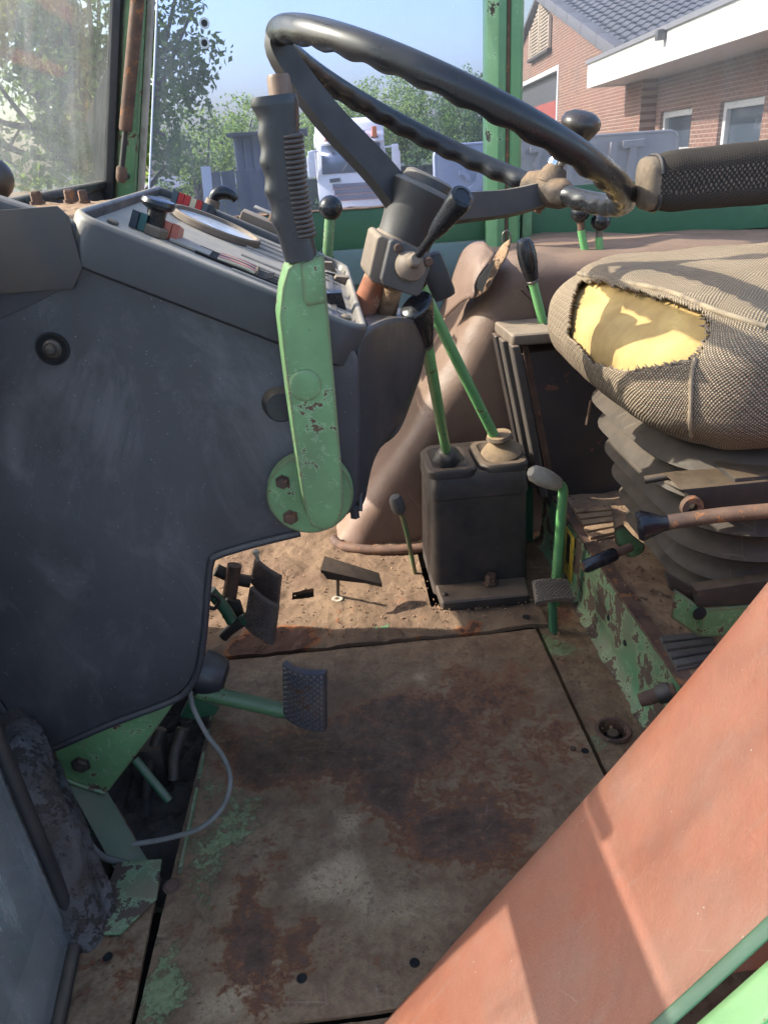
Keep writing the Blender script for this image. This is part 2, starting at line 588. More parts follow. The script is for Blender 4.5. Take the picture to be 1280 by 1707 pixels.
def dirt_floor(name):
    t = NT(name)
    a = t.n('ShaderNodeAttribute', attribute_name='stain')
    sp = t.n('ShaderNodeSeparateColor')
    t.t.links.new(a.outputs['Color'], sp.inputs[0])
    n1 = t.noise(24, 9, 0.7, None, 0.5)
    n2 = t.noise(90, 7, 0.7)
    n3 = t.noise(7, 5)
    nz = t.math('ADD', t.math('MULTIPLY', t.math('SUBTRACT', n1, 0.5), 1.4), t.math('MULTIPLY', t.math('SUBTRACT', n2, 0.5), 0.6))
    R = t.math('ADD', t.math('ADD', sp.outputs[0], 0.12), nz)
    Gm = t.math('ADD', sp.outputs[1], nz)
    col = t.mix(t.map(n3, 0.35, 0.65), lin((122, 101, 80)), lin((100, 80, 64)))
    col = t.mix(t.map(n2, 0.5, 0.7, 0, 0.6), col, lin((98, 78, 64)))
    col = t.mix(t.map(Gm, 0.5, 0.58), col, lin((92, 132, 96)))
    col = t.mix(t.map(R, 0.45, 0.55), col, lin((138, 88, 56)))
    col = t.mix(t.map(R, 0.62, 0.72), col, lin((84, 60, 48)))
    t.bump(t.math('ADD', n1, t.math('MULTIPLY', n2, 0.5)), 0.8, 0.006)
    return t.done(col, 0.92, 0, 0.25)


DIRTFLOOR = dirt_floor('sandy_dirt_on_floor')


def fabric(name, dark, mid, light, red, sc=(260, 330), dustc=(158, 141, 116), damt=0.42, dall=0.42):
    t = NT(name)
    uv = t.tc.outputs['UV']
    jit = t.noise(9, 4, 0.5)
    x = t.n('ShaderNodeSeparateXYZ')
    t.put(x.inputs[0], uv)
    ux = t.math('ADD', x.outputs[0], t.math('MULTIPLY', t.noise(14, 3), 0.012))
    uy = t.math('ADD', x.outputs[1], t.math('MULTIPLY', t.noise(11, 3, 0.5, t.mapping((1, 1, 1), loc=(3, 1, 2))), 0.012))
    sx = t.math('SINE', t.math('MULTIPLY', ux, sc[0] * 6.283))
    sy = t.math('SINE', t.math('MULTIPLY', uy, sc[1] * 6.283))
    sx2 = t.math('SINE', t.math('MULTIPLY', ux, sc[0] * 3.1416))
    w = t.math('MULTIPLY', sx, sy)
    knots = t.map(w, 0.0, 0.5)
    col = t.mix(t.map(t.math('ADD', sx, sy), -1.2, 0.8), lin(dark), lin(mid))
    col = t.mix(t.math('MULTIPLY', knots, t.map(jit, 0.3, 0.6, 0.5, 1.0)), col, lin(light))
    col = t.mix(t.math('MULTIPLY', t.map(t.math('MULTIPLY', sx2, sy), 0.35, 0.6), 0.55), col, lin(red))
    dg = t.math('SINE', t.math('MULTIPLY', t.math('ADD', ux, t.math('MULTIPLY', uy, 0.8)), sc[0] * 2.6))
    col = t.mix(t.math('MULTIPLY', t.map(dg, -0.2, 0.9), 0.3), col, lin(dark))
    f = t.math('MULTIPLY', t.upness(0.1, 0.95), damt)
    dn = t.map(t.noise(6, 6, 0.65), 0.42, 0.7, 0, dall)
    col = t.mix(t.math('MAXIMUM', f, dn), col, lin(dustc))
    t.bump(w, 0.7, 0.0012)
    return t.done(col, 0.95, 0, 0.1)


TWEED = fabric('worn_tweed_fabric', (54, 48, 44), (104, 92, 80), (194, 180, 156), (142, 98, 80), (205, 190))
TWEED_DARK = fabric('dark_woven_fabric', (38, 36, 34), (54, 50, 47), (112, 102, 90), (74, 60, 52), (420, 190), (74, 68, 62), 0.35, 0.2)
FRAY = surf('frayed_threads', (158, 140, 116), (120, 104, 88), 60, 0.95, bump=0.6, bscale=150)


def glass(name, tint, haze, scale, streak=1.0, dirt=(200, 205, 205)):
    t = NT(name)
    o = t.t.nodes['Material Output']
    tr = t.n('ShaderNodeBsdfTransparent')
    tr.inputs[0].default_value = lin(tint)
    gl = t.n('ShaderNodeBsdfGlossy')
    gl.inputs['Roughness'].default_value = 0.04
    fr = t.n('ShaderNodeFresnel')
    fr.inputs['IOR'].default_value = 1.45
    a = t.n('ShaderNodeMixShader')
    t.t.links.new(t.math('MULTIPLY', fr.outputs[0], 0.4), a.inputs[0])
    t.t.links.new(tr.outputs[0], a.inputs[1])
    t.t.links.new(gl.outputs[0], a.inputs[2])
    df = t.n('ShaderNodeBsdfDiffuse')
    df.inputs[0].default_value = lin(dirt)
    tl = t.n('ShaderNodeBsdfTranslucent')
    tl.inputs[0].default_value = lin(dirt)
    d2 = t.n('ShaderNodeMixShader')
    d2.inputs[0].default_value = 0.5
    t.t.links.new(df.outputs[0], d2.inputs[1])
    t.t.links.new(tl.outputs[0], d2.inputs[2])
    n1 = t.noise(5 * scale, 6, 0.65)
    n2 = t.noise(26 * scale, 5, 0.7, t.mapping((1, 1, 0.12)))
    sp = t.map(t.vor(60 * scale), 0.05, 0.12, 1, 0)
    sp = t.math('MULTIPLY', sp, t.map(t.noise(16 * scale, 2), 0.5, 0.6))
    f = t.math('ADD', t.map(n1, 0.3, 0.8, haze * 0.5, haze * 1.5), t.map(n2, 0.5, 0.8, 0, haze * 1.2 * streak))
    f = t.math('MINIMUM', t.math('ADD', f, t.math('MULTIPLY', sp, 0.25)), 0.9)
    b = t.n('ShaderNodeMixShader')
    t.t.links.new(f, b.inputs[0])
    t.t.links.new(a.outputs[0], b.inputs[1])
    t.t.links.new(d2.outputs[0], b.inputs[2])
    t.t.links.new(b.outputs[0], o.inputs['Surface'])
    return t.m


GL_FRONT = glass('dusty_windscreen_glass', (244, 246, 244), 0.05, 1.2, 1.4)
GL_SIDE = glass('dusty_side_glass', (214, 219, 238), 0.075, 1.2)
GL_QUARTER = glass('dusty_quarter_glass', (216, 214, 216), 0.08, 1.5, 0.5)
GL_DOOR = glass('scratched_door_glass', (232, 240, 244), 0.22, 1.6, 1.2)


def plain(name, c, rough=0.6, metal=0, emit=None):
    t = NT(name)
    if emit:
        t.b.inputs['Emission Color'].default_value = lin(emit[0])
        t.b.inputs['Emission Strength'].default_value = emit[1]
    return t.done(lin(c), rough, metal)



# =================================================================== CAB STRUCTURE
YR = 1.75                      # right wall
NEAR = 0.78                    # console's near side


def stain_grid(name, x0, x1, y0, y1, nx, ny, z, thick, mat, parent, blobs, mask=None, lump=0.0, skew=None):
    """a plate with a finely divided top; blobs: (channel, x, y, radius, weight) laid where the stains lie"""
    bm = bmesh.new()
    lay = bm.loops.layers.color.new('stain')
    V = {}
    for i in range(nx + 1):
        for j in range(ny + 1):
            x = x0 + (x1 - x0) * i / nx
            y = y0 + (y1 - y0) * j / ny
            if skew:
                x, y = skew(x, y)
            dz = lump * (noise.fractal((x * 14, y * 14, 3.1), 0.6, 2.0, 5)) if lump else 0
            V[i, j] = bm.verts.new((x, y, z + dz))
    vals = {}
    for k, v in V.items():
        c = [0.0, 0.0, 0.0]
        for ch, bx, by, r, w in blobs:
            d2 = ((v.co.x - bx) ** 2 + (v.co.y - by) ** 2) / (r * r)
            if d2 < 9:
                c[ch] += w * math.exp(-d2)
        vals[v] = [min(1, q) for q in c]
    for i in range(nx):
        for j in range(ny):
            if mask and not mask(x0 + (x1 - x0) * (i + .5) / nx, y0 + (y1 - y0) * (j + .5) / ny):
                continue
            f = bm.faces.new((V[i, j], V[i + 1, j], V[i + 1, j + 1], V[i, j + 1]))
            for l in f.loops:
                l[lay] = (*vals[l.vert], 1)
    for v in [v for v in bm.verts if not v.link_faces]:
        bm.verts.remove(v)
    be = [e for e in bm.edges if len(e.link_faces) == 1]
    r = bmesh.ops.extrude_edge_only(bm, edges=be)
    bmesh.ops.translate(bm, vec=(0, 0, -thick), verts=[g for g in r['geom'] if isinstance(g, bmesh.types.BMVert)])
    return fin(name, bm, mat, parent, smooth=40)


def fl(px, py, ch, r, w=1.0):
    p = at(px, py, z=0)
    return (ch, p.x, p.y, r, w)


cab_floor = thing('cab_floor', None, None, (0, 0.8, 0), kind='structure')
holes = [at(px, py, z=0) for px, py in ((503, 1633), (691, 1607), (975, 1253), (180, 1597))]


def no_hole(x, y, r=0.0055):
    return all((x - h.x) ** 2 + (y - h.y) ** 2 > r * r for h in holes)


blobs = [fl(px, py, 0, r, w) for px, py, r, w in (
    (560, 1235, .11, .62), (660, 1255, .10, .6), (760, 1200, .10, .6), (840, 1140, .07, .6), (700, 1400, .06, .7), (790, 1385, .06, .62), (880, 1320, .09, .5), (460, 1270, .08, .5), (410, 1480, .04, .62),
    (420, 1560, .045, .66), (520, 1548, .022, .75), (920, 1240, .07, .42), (340, 1640, .06, .42), (450, 1600, .04, .4), (510, 1610, .02, .6), (440, 1690, .03, .6), (640, 1330, .035, .55), (760, 1110, .035, .5),
    (380, 1230, .06, .5), (540, 1690, .02, .5), (300, 1520, .03, .45), (560, 1590, .016, .55), (900, 1100, .06, .35), (950, 1200, .05, .3), (650, 1180, .06, .45), (480, 1400, .05, .35), (820, 1500, .06, .28),
    (400, 1300, .06, .4), (590, 1110, .05, .3), (860, 1420, .05, .35), (620, 1600, .03, .3))]
blobs += [fl(px, py, 1, r, w) for px, py, r, w in (
    (330, 1400, .07, .45), (400, 1370, .06, .45), (340, 1470, .05, .42), (295, 1560, .055, .45), (270, 1640, .06, .4), (640, 1105, .055, .55), (580, 1140, .05, .45), (500, 1160, .06, .4), (700, 1095, .04, .4),
    (360, 1300, .05, .45), (440, 1330, .05, .3), (260, 1690, .05, .4), (450, 1130, .04, .4))]
blobs += [fl(px, py, 2, r, w) for px, py, r, w in (
    (585, 1370, .035, .8), (560, 1450, .045, .75), (640, 1500, .06, .6), (780, 1480, .06, .5), (560, 1660, .07, .55), (700, 1130, .03, .85), (480, 1500, .05, .55), (330, 1690, .05, .7), (880, 1290, .03, .45),
    (420, 1640, .04, .6), (960, 1180, .04, .3), (740, 1560, .06, .35))]
PFL, PFR = at(385, 1100, z=0), at(892, 1047, z=0)
PNL, PNR = at(225, 1700, z=0), at(1000, 1275, z=0)


def plate_skew(x, y):
    # left edge leans outwards towards the door as the plate does
    t = (y - 0.468) / (1.087 - 0.468)
    u = (x + 0.262) / (0.32 + 0.262)
    xl = -0.262 + 0.03 * t
    return xl + (0.32 - xl) * u, y


main = stain_grid('floor_plate', -0.262, 0.32, 0.468, 1.087, 190, 200, 0.0, 0.006, FLOOR, cab_floor, blobs, None, 0.0016, plate_skew)
main['label'] = 'large worn floor plate with rust, green paint and bare grey patches'
fb = [fl(640, 1050, 1, .045, .7), fl(560, 1065, 1, .05, .35), fl(860, 1020, 1, .03, .5), fl(560, 1030, 0, .06, .45), fl(700, 1020, 0, .05, .4), fl(480, 1060, 0, .06, .5), fl(800, 1040, 0, .05, .4),
      fl(620, 1010, 0, .04, .45), fl(660, 1000, 0, .03, .4), fl(400, 1080, 0, .06, .6), fl(530, 950, 0, .03, .3), fl(520, 890, 0, .02, .5), fl(430, 1085, 0, .05, .6), fl(500, 1078, 0, .05, .5), fl(600, 1075, 0, .045, .45), fl(700, 1062, 0, .045, .45), fl(780, 1055, 0, .04, .5), fl(860, 1045, 0, .03, .4), fl(570, 910, 0, .03, .5), fl(480, 900, 0, .03, .3), fl(690, 940, 0, .03, .4)]
front = stain_grid('floor_plate', -0.46, 0.345, 1.093, 1.76, 150, 120, 0.004, 0.008, DIRTFLOOR, cab_floor, fb, lambda x, y: not (x > 0.148 and 1.185 < y < 1.4) and not (-0.115 < x < -0.075 and 1.262 < y < 1.285), 0.005)
front['label'] = 'front floor plate under sandy dirt'
# narrow strips around the main plate
nb = [fl(250, 1560, 1, .06, .5), fl(170, 1660, 1, .05, .4), fl(220, 1620, 0, .04, .4), fl(150, 1600, 0, .04, .5)]
strip_l = stain_grid('floor_strip', -0.40, -0.268, 0.34, 0.665, 60, 110, -0.003, 0.006, FLOOR, cab_floor, nb, None, 0.003)
near = stain_grid('floor_strip', -0.262, 0.34, 0.24, 0.462, 60, 30, -0.003, 0.006, FLOOR, cab_floor, [], None, 0.002)
PLUG = at(1022, 1216, z=0)
rb = [fl(960, 1100, 0, .03, .5), fl(990, 1190, 0, .03, .5), fl(930, 1020, 0, .05, .8), fl(1000, 1090, 1, .05, .6), fl(1020, 1160, 1, .05, .6), fl(1000, 1240, 1, .04, .8), fl(930, 1080, 1, .03, .9),
      fl(910, 1060, 1, .03, .7)]
right = stain_grid('floor_strip', 0.327, 0.43, 0.44, 1.45, 40, 260, -0.003, 0.02, FLOOR, cab_floor, rb,
                   lambda x, y: (x - PLUG.x) ** 2 + (y - PLUG.y) ** 2 > 0.021 ** 2 and (x - .352) ** 2 + (y - 1.079) ** 2 > .009 ** 2, 0.003)
right['label'] = 'narrow green painted floor strip beside the seat platform'
lathe('plug_hole_rim', [(.0200, -.02), (.0200, -.001), (.0212, .0012), (.0250, .0014), (.0270, -.002)], (PLUG.x, PLUG.y, 0.0), (0, 0, 1), RUST, cab_floor, n=36)
lathe('plug', [(0, -.05), (.010, -.05), (.010, -.004), (.008, 0.0), (0, 0.0)], (PLUG.x, PLUG.y, -0.006), (0, 0, 1), DARKMETAL, cab_floor)
box('underfloor_pan', (0.0, 0.9, -0.075), (1.0, 1.4, 0.01), BLACKHOLE, cab_floor)
for px, py, r in ((805 / 1181 * 420 + 0, 1100 + 1062 / 1707 * 607, .008), (955, 1250, .004)):
    p = at(px, py, z=0.0)
    bolt('bolt', (p.x, p.y, -0.001), (0, 0, 1), r, .005, RUST, cab_floor, hexa=False)
for h_ in holes:
    lathe('bolt_hole_disc', [(0, .0006), (.0040, .0006), (.0046, .0010), (.0056, .0003)], (h_.x, h_.y, .001), (0, 0, 1), BLACKHOLE, cab_floor, n=20)  # dark disc laid on the plate paints the shade of a hole
p = at(877, 1032, z=0.004)
lathe('bolt_hole_disc', [(0, .0005), (.005, .0005), (.007, .0)], (p.x, p.y, .009), (0, 0, 1), BLACKHOLE, cab_floor)

# seat platform: green painted riser with a rusty lip, dirty top
plat = thing('seat_platform', None, None, (0.42, 0.9, 0), kind='structure')
ZP = 0.12
bm = bmesh.new()
lay = None
rows = []
NY = 120
for j in range(NY + 1):
    y = 0.40 + (1.42 - 0.40) * j / NY
    prof = [(0.405, -0.004), (0.418, 0.004), (0.421, 0.03), (0.4225, 0.1), (0.424, ZP), (0.445, ZP + 0.002), (0.452, ZP - 0.001)]
    rows.append([bm.verts.new((x + 0.0015 * noise.noise((y * 25, z * 30, 1)), y, z)) for x, z in prof])
for a, b in zip(rows, rows[1:]):
    for k in range(len(a) - 1):
        bm.faces.new((a[k], a[k + 1], b[k + 1], b[k]))
fin('riser', bm, GREEN_WORN, plat, smooth=60)
stain_grid('platform_top', 0.428, 1.3, 0.40, 1.42, 90, 90, ZP + 0.0035, 0.004, DIRT, plat, [], None, 0.004)
stain_grid('rusty_lip', 0.4235, 0.446, 0.40, 1.42, 8, 160, ZP + 0.0065, 0.004, RUST, plat, [], None, 0.002)
for px, py in ((1014, 1030), (1041, 1072)):
    p = at(px, py, x=0.421)
    lathe('bolt_hole_disc', [(0, .001), (.0045, .001), (.0052, 0)], p, (-1, 0, 0.05), BLACKHOLE, plat)
# painted patch of sunlight, a yellow sticker on the riser
p = at(946, 935, x=.419)
lit_stripe = thing('sunlit_stripe', 'painted yellow sunlight sticker on the green seat platform riser', 'stripe', p)
YEL = surf('sunlit_yellow', (206, 178, 62), (180, 150, 60), 60, 0.5, chips=(120, 120, 90), chip_scale=90, chip_t=.6)
box('sunlit_yellow_face', (0.4192, p.y - .005, .065), (.002, .05, .1), YEL, lit_stripe, bev=.0004)  # yellow colour stands in for the sun falling on the riser
box('dark_bar', (0.4180, p.y - .002, .078), (.0014, .018, .06), RUBBER, lit_stripe, bev=.0003)

# wheel arch covers --------------------------------------------------
PROF = [(-0.03, -0.02), (-0.017, 0.0), (0.075, 0.14), (0.171, 0.281), (0.247, 0.398), (0.297, 0.482), (0.325, 0.53), (0.352, 0.561), (0.395, 0.578), (0.5, 0.582), (0.75, 0.575), (1.1, 0.56)]


def prof_smooth():
    return [(p.x, p.z) for p in spline([(x, 0, z) for x, z in PROF], 7)]


def arch(name, y_in, y_out, sgn, mat, parent, r=0.05, wall=True, dx=0.0, lump=0.0, hole=None):
    """front and top sheet rolling over into the inner wall that faces the seat"""
    bm = bmesh.new()
    P = prof_smooth()
    cross = []
    ny = 26
    for j in range(ny + 1):
        y = y_out + (y_in + sgn * r - y_out) * j / ny
        cross.append((y, 0.0))
    for k in range(1, 9):
        a = RAD(90 * k / 8)
        cross.append((y_in + sgn * r - sgn * r * math.sin(a), -r * (1 - math.cos(a))))
    if wall:
        for k in range(1, 14):
            cross.append((y_in, -r - 0.055 * k))
    rows = []
    for i, (x, z) in enumerate(P):
        a = P[max(i - 1, 0)]
        b = P[min(i + 1, len(P) - 1)]
        tx, tz = b[0] - a[0], b[1] - a[1]
        L = math.hypot(tx, tz)
        nx, nz = -tz / L, tx / L          # outward normal (up / forward)
        row = []
        for y, d in cross:
            q = lump * noise.fractal((x * 5, y * 5, z * 5), 0.7, 2, 4) if lump else 0
            zz = z + nz * (d + q)
            xx = x + nx * (d + q) + dx
            row.append(bm.verts.new((xx, y, zz)))
        rows.append(row)
    for a, b in zip(rows, rows[1:]):
        for k in range(len(cross) - 1):
            if hole and hole(a[k].co):
                continue
            f = bm.faces.new((a[k], a[k + 1], b[k + 1], b[k]))
    for v in [v for v in bm.verts if not v.link_faces]:
        bm.verts.remove(v)
    o = fin(name, bm, mat, parent, smooth=60)
    sm = o.modifiers.new('thick', 'SOLIDIFY')
    sm.thickness = 0.004
    sm.offset = -1
    return o


far_arch = thing('wheel_arch_cover', 'dusty brown vinyl wheel arch cover with torn corner beyond the gear levers', 'arch cover', (0.2, 1.6, 0))
far_sheet = arch('cover_sheet', 1.45, 1.76, 1, BROWN, far_arch, r=0.05, lump=0.012)
# hem at the foot of the cover
hem = [at(px, py, z=zz) for px, py, zz in ((556, 898, .012), (566, 908, .010), (590, 914, .012), (650, 917, .014), (720, 912, .016))]
tube('foot_hem', spline(hem, 6), .010, RUST, far_arch)
# torn flap at its upper front corner: a curled tongue of vinyl with the padding behind it
def cloth(name, rows_, mat, parent, amp, seed):
    """rows_: list of rows of (px, py, y); smoothed and crumpled"""
    g = [spline([at(px, py, y=yy) for px, py, yy in r_], 5) for r_ in rows_]
    cols_ = [spline([g[i][k] for i in range(len(g))], 5) for k in range(len(g[0]))]
    bm = bmesh.new()
    V = [[bm.verts.new(p + Vector((0, -1, .3)) * (amp * noise.fractal(p * 38 + Vector((seed, 0, 0)), .7, 2, 4))) for p in c_] for c_ in cols_]
    for a_, b_ in zip(V, V[1:]):
        for k in range(len(a_) - 1):
            bm.faces.new((a_[k], a_[k + 1], b_[k + 1], b_[k]))
    o = fin(name, bm, mat, parent, smooth=80)
    m_ = o.modifiers.new('t', 'SOLIDIFY')
    m_.thickness = .003
    return o


cloth('torn_flap', [[(768, 424, 1.60), (785, 408, 1.56), (806, 404, 1.52), (828, 424, 1.47)],
                    [(757, 460, 1.58), (776, 440, 1.52), (796, 436, 1.47), (812, 442, 1.44)],
                    [(748, 495, 1.57), (768, 478, 1.51), (784, 468, 1.46), (794, 470, 1.43)],
                    [(742, 530, 1.56), (760, 512, 1.51), (776, 500, 1.46), (792, 496, 1.425)]], BROWN, far_arch, .006, 3)
cloth('exposed_padding', [[(826, 430, 1.46), (838, 410, 1.46), (852, 398, 1.45)],
                          [(808, 452, 1.45), (826, 440, 1.445), (846, 424, 1.44)],
                          [(794, 476, 1.44), (808, 470, 1.435), (826, 460, 1.43)],
                          [(794, 496, 1.425), (802, 492, 1.42), (812, 484, 1.42)]], DIRT, far_arch, .006, 8)
gp = [at(px, py, y=yy) for px, py, yy in ((818, 440, 1.434), (826, 432, 1.434), (816, 458, 1.418), (803, 488, 1.412), (795, 478, 1.416), (800, 462, 1.424))]
prism('tear_gap_shade', gp, (0.0, .004, 0), BLACKHOLE, far_arch, bev=0)  # dark sheet painted as the shade inside the tear
wl_ = [at(px, py, y=1.44) for px, py in ((838, 404), (838, 390), (845, 384), (851, 392), (851, 405))]
tube('wire_loop', spline(wl_, 5), .0016, STEEL, far_arch, n=8)

near_arch = thing('wheel_arch_cover', 'faded red vinyl wheel arch cover in the near right corner', 'arch cover', (0.2, 0.36, 0))
arch('cover_sheet', 0.468, 0.272, -1, RED, near_arch, r=0.035, wall=True)
# green flange and door sill along its outer edge
PS = prof_smooth()


def along(yoff, d, i0, i1):
    out = []
    for i in range(i0, i1):
        x, z = PS[i]
        a, b = PS[max(i - 1, 0)], PS[min(i + 1, len(PS) - 1)]
        tx, tz = b[0] - a[0], b[1] - a[1]
        L = math.hypot(tx, tz)
        out.append(Vector((x - tz / L * d, yoff, z + tx / L * d)))
    return out


sill = thing('door_frame', 'glossy light green door frame rail below the red arch cover', 'door frame', (0.2, 0.24, 0))
i0, i1 = 3, len(PS)


def ribbon(name, y0, d0, y1, d1, mat, parent, th=0.004, bulge=0.0):
    bm = bmesh.new()
    rows = []
    for k in range(7):
        t = k / 6
        rows.append([bm.verts.new(p) for p in along(y0 + (y1 - y0) * t, d0 + (d1 - d0) * t + bulge * math.sin(math.pi * t), i0, i1)])
    for a, b in zip(rows, rows[1:]):
        for k in range(len(a) - 1):
            bm.faces.new((a[k], a[k + 1], b[k + 1], b[k]))
    o = fin(name, bm, mat, parent, smooth=60)
    m_ = o.modifiers.new('t', 'SOLIDIFY')
    m_.thickness = th
    m_.offset = 0
    return o


GREEN_GLOSS = surf('glossy_green_paint', (84, 144, 92), (92, 152, 100), 9, 0.28, chips=(150, 120, 100), chip_scale=36, chip_t=.67, chip2=(150, 190, 150))
ribbon('edge_trim', 0.276, 0.001, 0.268, -0.001, GREEN_DARK, sill, .003, .001)
ribbon('inner_rail', 0.264, -0.010, 0.240, -0.008, surf('pale_green_paint', (140, 172, 118), (126, 160, 108), 12, .4, chips=(140, 104, 80), chip_scale=30, chip_t=.64), sill, .004)
ribbon('outer_rail', 0.240, -0.009, 0.226, -0.020, GREEN_GLOSS, sill, .005, .005)
ribbon('lower_face', 0.226, -0.022, 0.17, -0.05, GREEN_DARK, sill, .004)

# ------------------------------------------------------------------ right wall, pillars, glass
wallr = thing('side_wall', None, None, (0, YR, 0), kind='structure')
box('window_rail', (-0.02, 1.765, 0.622), (0.80, 0.03, 0.085), GREEN_DARK, wallr, bev=.006)
box('lower_rail', (-0.02, 1.752, 0.545), (0.80, 0.03, 0.075), TEAL, wallr, bev=.006)
box('lower_panel', (-0.02, 1.77, 0.26), (0.80, 0.012, 0.51), TEAL, wallr, bev=.003)
box('rear_panel', (0.96, 1.76, 0.622), (1.05, 0.02, 0.118), GREEN_DARK, wallr, bev=.003)
box('rear_lower_panel', (0.96, 1.775, 0.3), (1.05, 0.012, 0.53), GREEN_DARK, wallr, bev=.003)
# dirt along the rail
stain_grid('dirt_ridge', -0.42, 0.36, 1.748, 1.782, 120, 6, 0.6665, 0.002, DIRT, wallr, [], None, 0.003)

pil = thing('cab_pillar', 'green rear cab pillar with chipped paint beside the brick building', 'pillar', (0.40, YR, .5))
bpx = [(0.365, 1.72), (0.385, 1.705), (0.402, 1.712), (0.407, 1.722), (0.412, 1.712), (0.43, 1.707), (0.440, 1.725), (0.437, 1.785), (0.37, 1.785)]
prism('post', [(x, y, 0.50) for x, y in bpx], (0, 0, 0.95), surf('pillar_green', (98, 142, 98), (88, 130, 92), 9, .4, chips=(52, 44, 38), chip_scale=20, chip_t=.64, chip2=(120, 160, 120), bump=.2), pil, bev=.003)
tube('seam_bead', [(0.407, 1.716, .5), (0.407, 1.716, 1.45)], .004, RUST, pil, n=8)
box('foot_strip', tuple(at(877, 395, y=1.735)), (.022, .012, .11), GREEN, pil, bev=.002)

apil = thing('cab_pillar', 'green front cab pillar behind the gas strut', 'pillar', (-0.39, YR, .5))
a0, a1 = at(213, 330, y=1.75), at(229, 0, y=1.75)
dirA = (a1 - a0).normalized()
top, bot = a0 + dirA * 0.75, a0 - dirA * 0.25


def sq_bar(name, p0, p1, w, dpt, mat, parent, bev=.003):
    return prism(name, [p0 + Vector((-w / 2, -dpt / 2, 0)), p0 + Vector((w / 2, -dpt / 2, 0)), p0 + Vector((w / 2, dpt / 2, 0)), p0 + Vector((-w / 2, dpt / 2, 0))], p1 - p0, mat, parent, bev=bev)


sq_bar('post', bot, top, .036, .05, GREEN, apil)
sq_bar('post_lip', bot + Vector((.024, .012, 0)), top + Vector((.024, .012, 0)), .01, .03, CREAM, apil, .002)
s0 = Vector((-.034, -.01, 0))
sq_bar('rubber_seal', bot + s0, top + s0 + Vector((-.0, 0, 0)), .022, .05, RUBBER, apil, .005)
wA, wB = at(178, 335, y=1.72), at(182, 100, y=1.72)
prism('seal_wedge', [wA + Vector((-.010, 0, -.1)), wA + Vector((.012, 0, -.1)), wA + Vector((.012, 0, 0)), wB, wA + Vector((-.010, 0, .15))], (0, .02, 0), RUBBER, apil, bev=.003)

stay = thing('gas_strut', 'rusty brown gas strut hanging beside the green front pillar', 'gas strut', at(203, 290, y=1.70))
g0, g1, g2, g3 = at(232, -30, y=1.70), at(209, 218, y=1.70), at(203, 280, y=1.70), at(202, 303, y=1.70)
lathe('cylinder', [(0, 0), (.0125, 0.001), (.0125, (g1 - g0).length - .004), (.011, (g1 - g0).length), (0, (g1 - g0).length)], g0, g1 - g0, RUST, stay)
tube('rod', [g1, g2], .0055, DARKMETAL, stay, n=10)
lathe('ball_socket', [(0, 0), (.008, 0), (.0105, .004), (.0105, .024), (.007, .030), (0, .031)], g2 - (g3 - g2) * .15, g3 - g2, RUST, stay)
tube('stud', [at(206, 293, y=1.70), at(214, 293, y=1.735)], .006, DARKMETAL, stay, n=10)

win = thing('side_window', 'dusty clear plastic side window with two bolt holes', 'window', (0, 1.79, .68))
wl0, wl1 = at(248, 330, y=1.80), at(262, 0, y=1.80)
wd = (wl1 - wl0) / (wl1.z - wl0.z)
lo, hi = wl0 + wd * (0.66 - wl0.z), wl0 + wd * (1.42 - wl0.z)
prism('pane', [lo, (0.39, 1.80, .66), (0.39, 1.80, 1.42), hi], (0, .005, 0), GL_SIDE, win, bev=0)
tube('pane_edge', [lo, hi], .0022, plain('pale_plastic_edge', (176, 190, 214), .4), win, n=6)
for py in (38, 71):
    p = at(341, py, y=1.797)
    lathe('bolt_hole_rim', [(.0065, 0), (.010, .0), (.010, .004), (.0065, .004)], p, (0, -1, 0), plain('clear_rim' + str(py), (206, 212, 218), .3), win, n=20)
    lathe('bolt', [(0, .001), (.0064, .001)], p, (0, -1, 0), RUBBER, win, n=16)
qw = thing('quarter_window', 'dusty rear quarter window in front of the brick building', 'window', (0.9, 1.79, .68))
prism('pane', [(0.437, 1.80, .66), (1.5, 1.80, .66), (1.5, 1.80, 1.42), (0.437, 1.80, 1.42)], (0, .005, 0), GL_QUARTER, qw, bev=0)
box('sealing_strip', (0.445, 1.795, 1.04), (.012, .012, .76), plain('pale_rubber_seal', (150, 160, 160), .5), qw, bev=.002)

# windscreen, cowl under it, firewall, roof
cowl = thing('windscreen_cowl', None, None, (-0.5, 1.1, .6), kind='structure')
box('cowl', (-0.53, 1.24, 0.672), (0.20, 1.04, 0.135), DARKMETAL, cowl, bev=.006)
box('cowl_wing', (-0.446, 0.48, 0.675), (0.03, 0.48, 0.13), DARKMETAL, cowl, bev=.006)
stain_grid('dirty_ledge', -0.63, -0.25, 0.80, 1.74, 60, 120, 0.742, 0.01, DIRT, cowl, [], lambda x, y: x < -0.432 or y < 1.21, 0.004)
box('firewall', (-0.50, 0.885, 0.3), (0.02, 0.69, 0.72), DARKMETAL, cowl)  # real wall, shaped wider than the console to keep sun off the floor
box('unseen_sun_block', (-0.50, 0.47, 0.12), (0.02, 0.37, 0.42), DARKMETAL, cowl)  # added out of view to block low sun from the floor
for px, py, r in ((118, 332, .008), (62, 335, .008), (140, 334, .006)):
    p = at(px, py, z=.748)
    bolt('bolt', (p.x, p.y, .744), (0, 0, 1), r, .017, RUST, cowl)
ws = thing('windscreen', 'dirty windscreen with trees behind it, left of the green pillar', 'windscreen', (-.42, 1.1, .73))
zb, zt = .745, 1.42
sl = (a1.x - a0.x) / (a1.z - a0.z)
xb = -0.425
prism('pane', [(xb, .24, zb), (xb, 1.728, zb), (xb + sl * (zt - zb), 1.728, zt), (xb + sl * (zt - zb), .24, zt)], (.005, 0, 0), GL_FRONT, ws, bev=0)
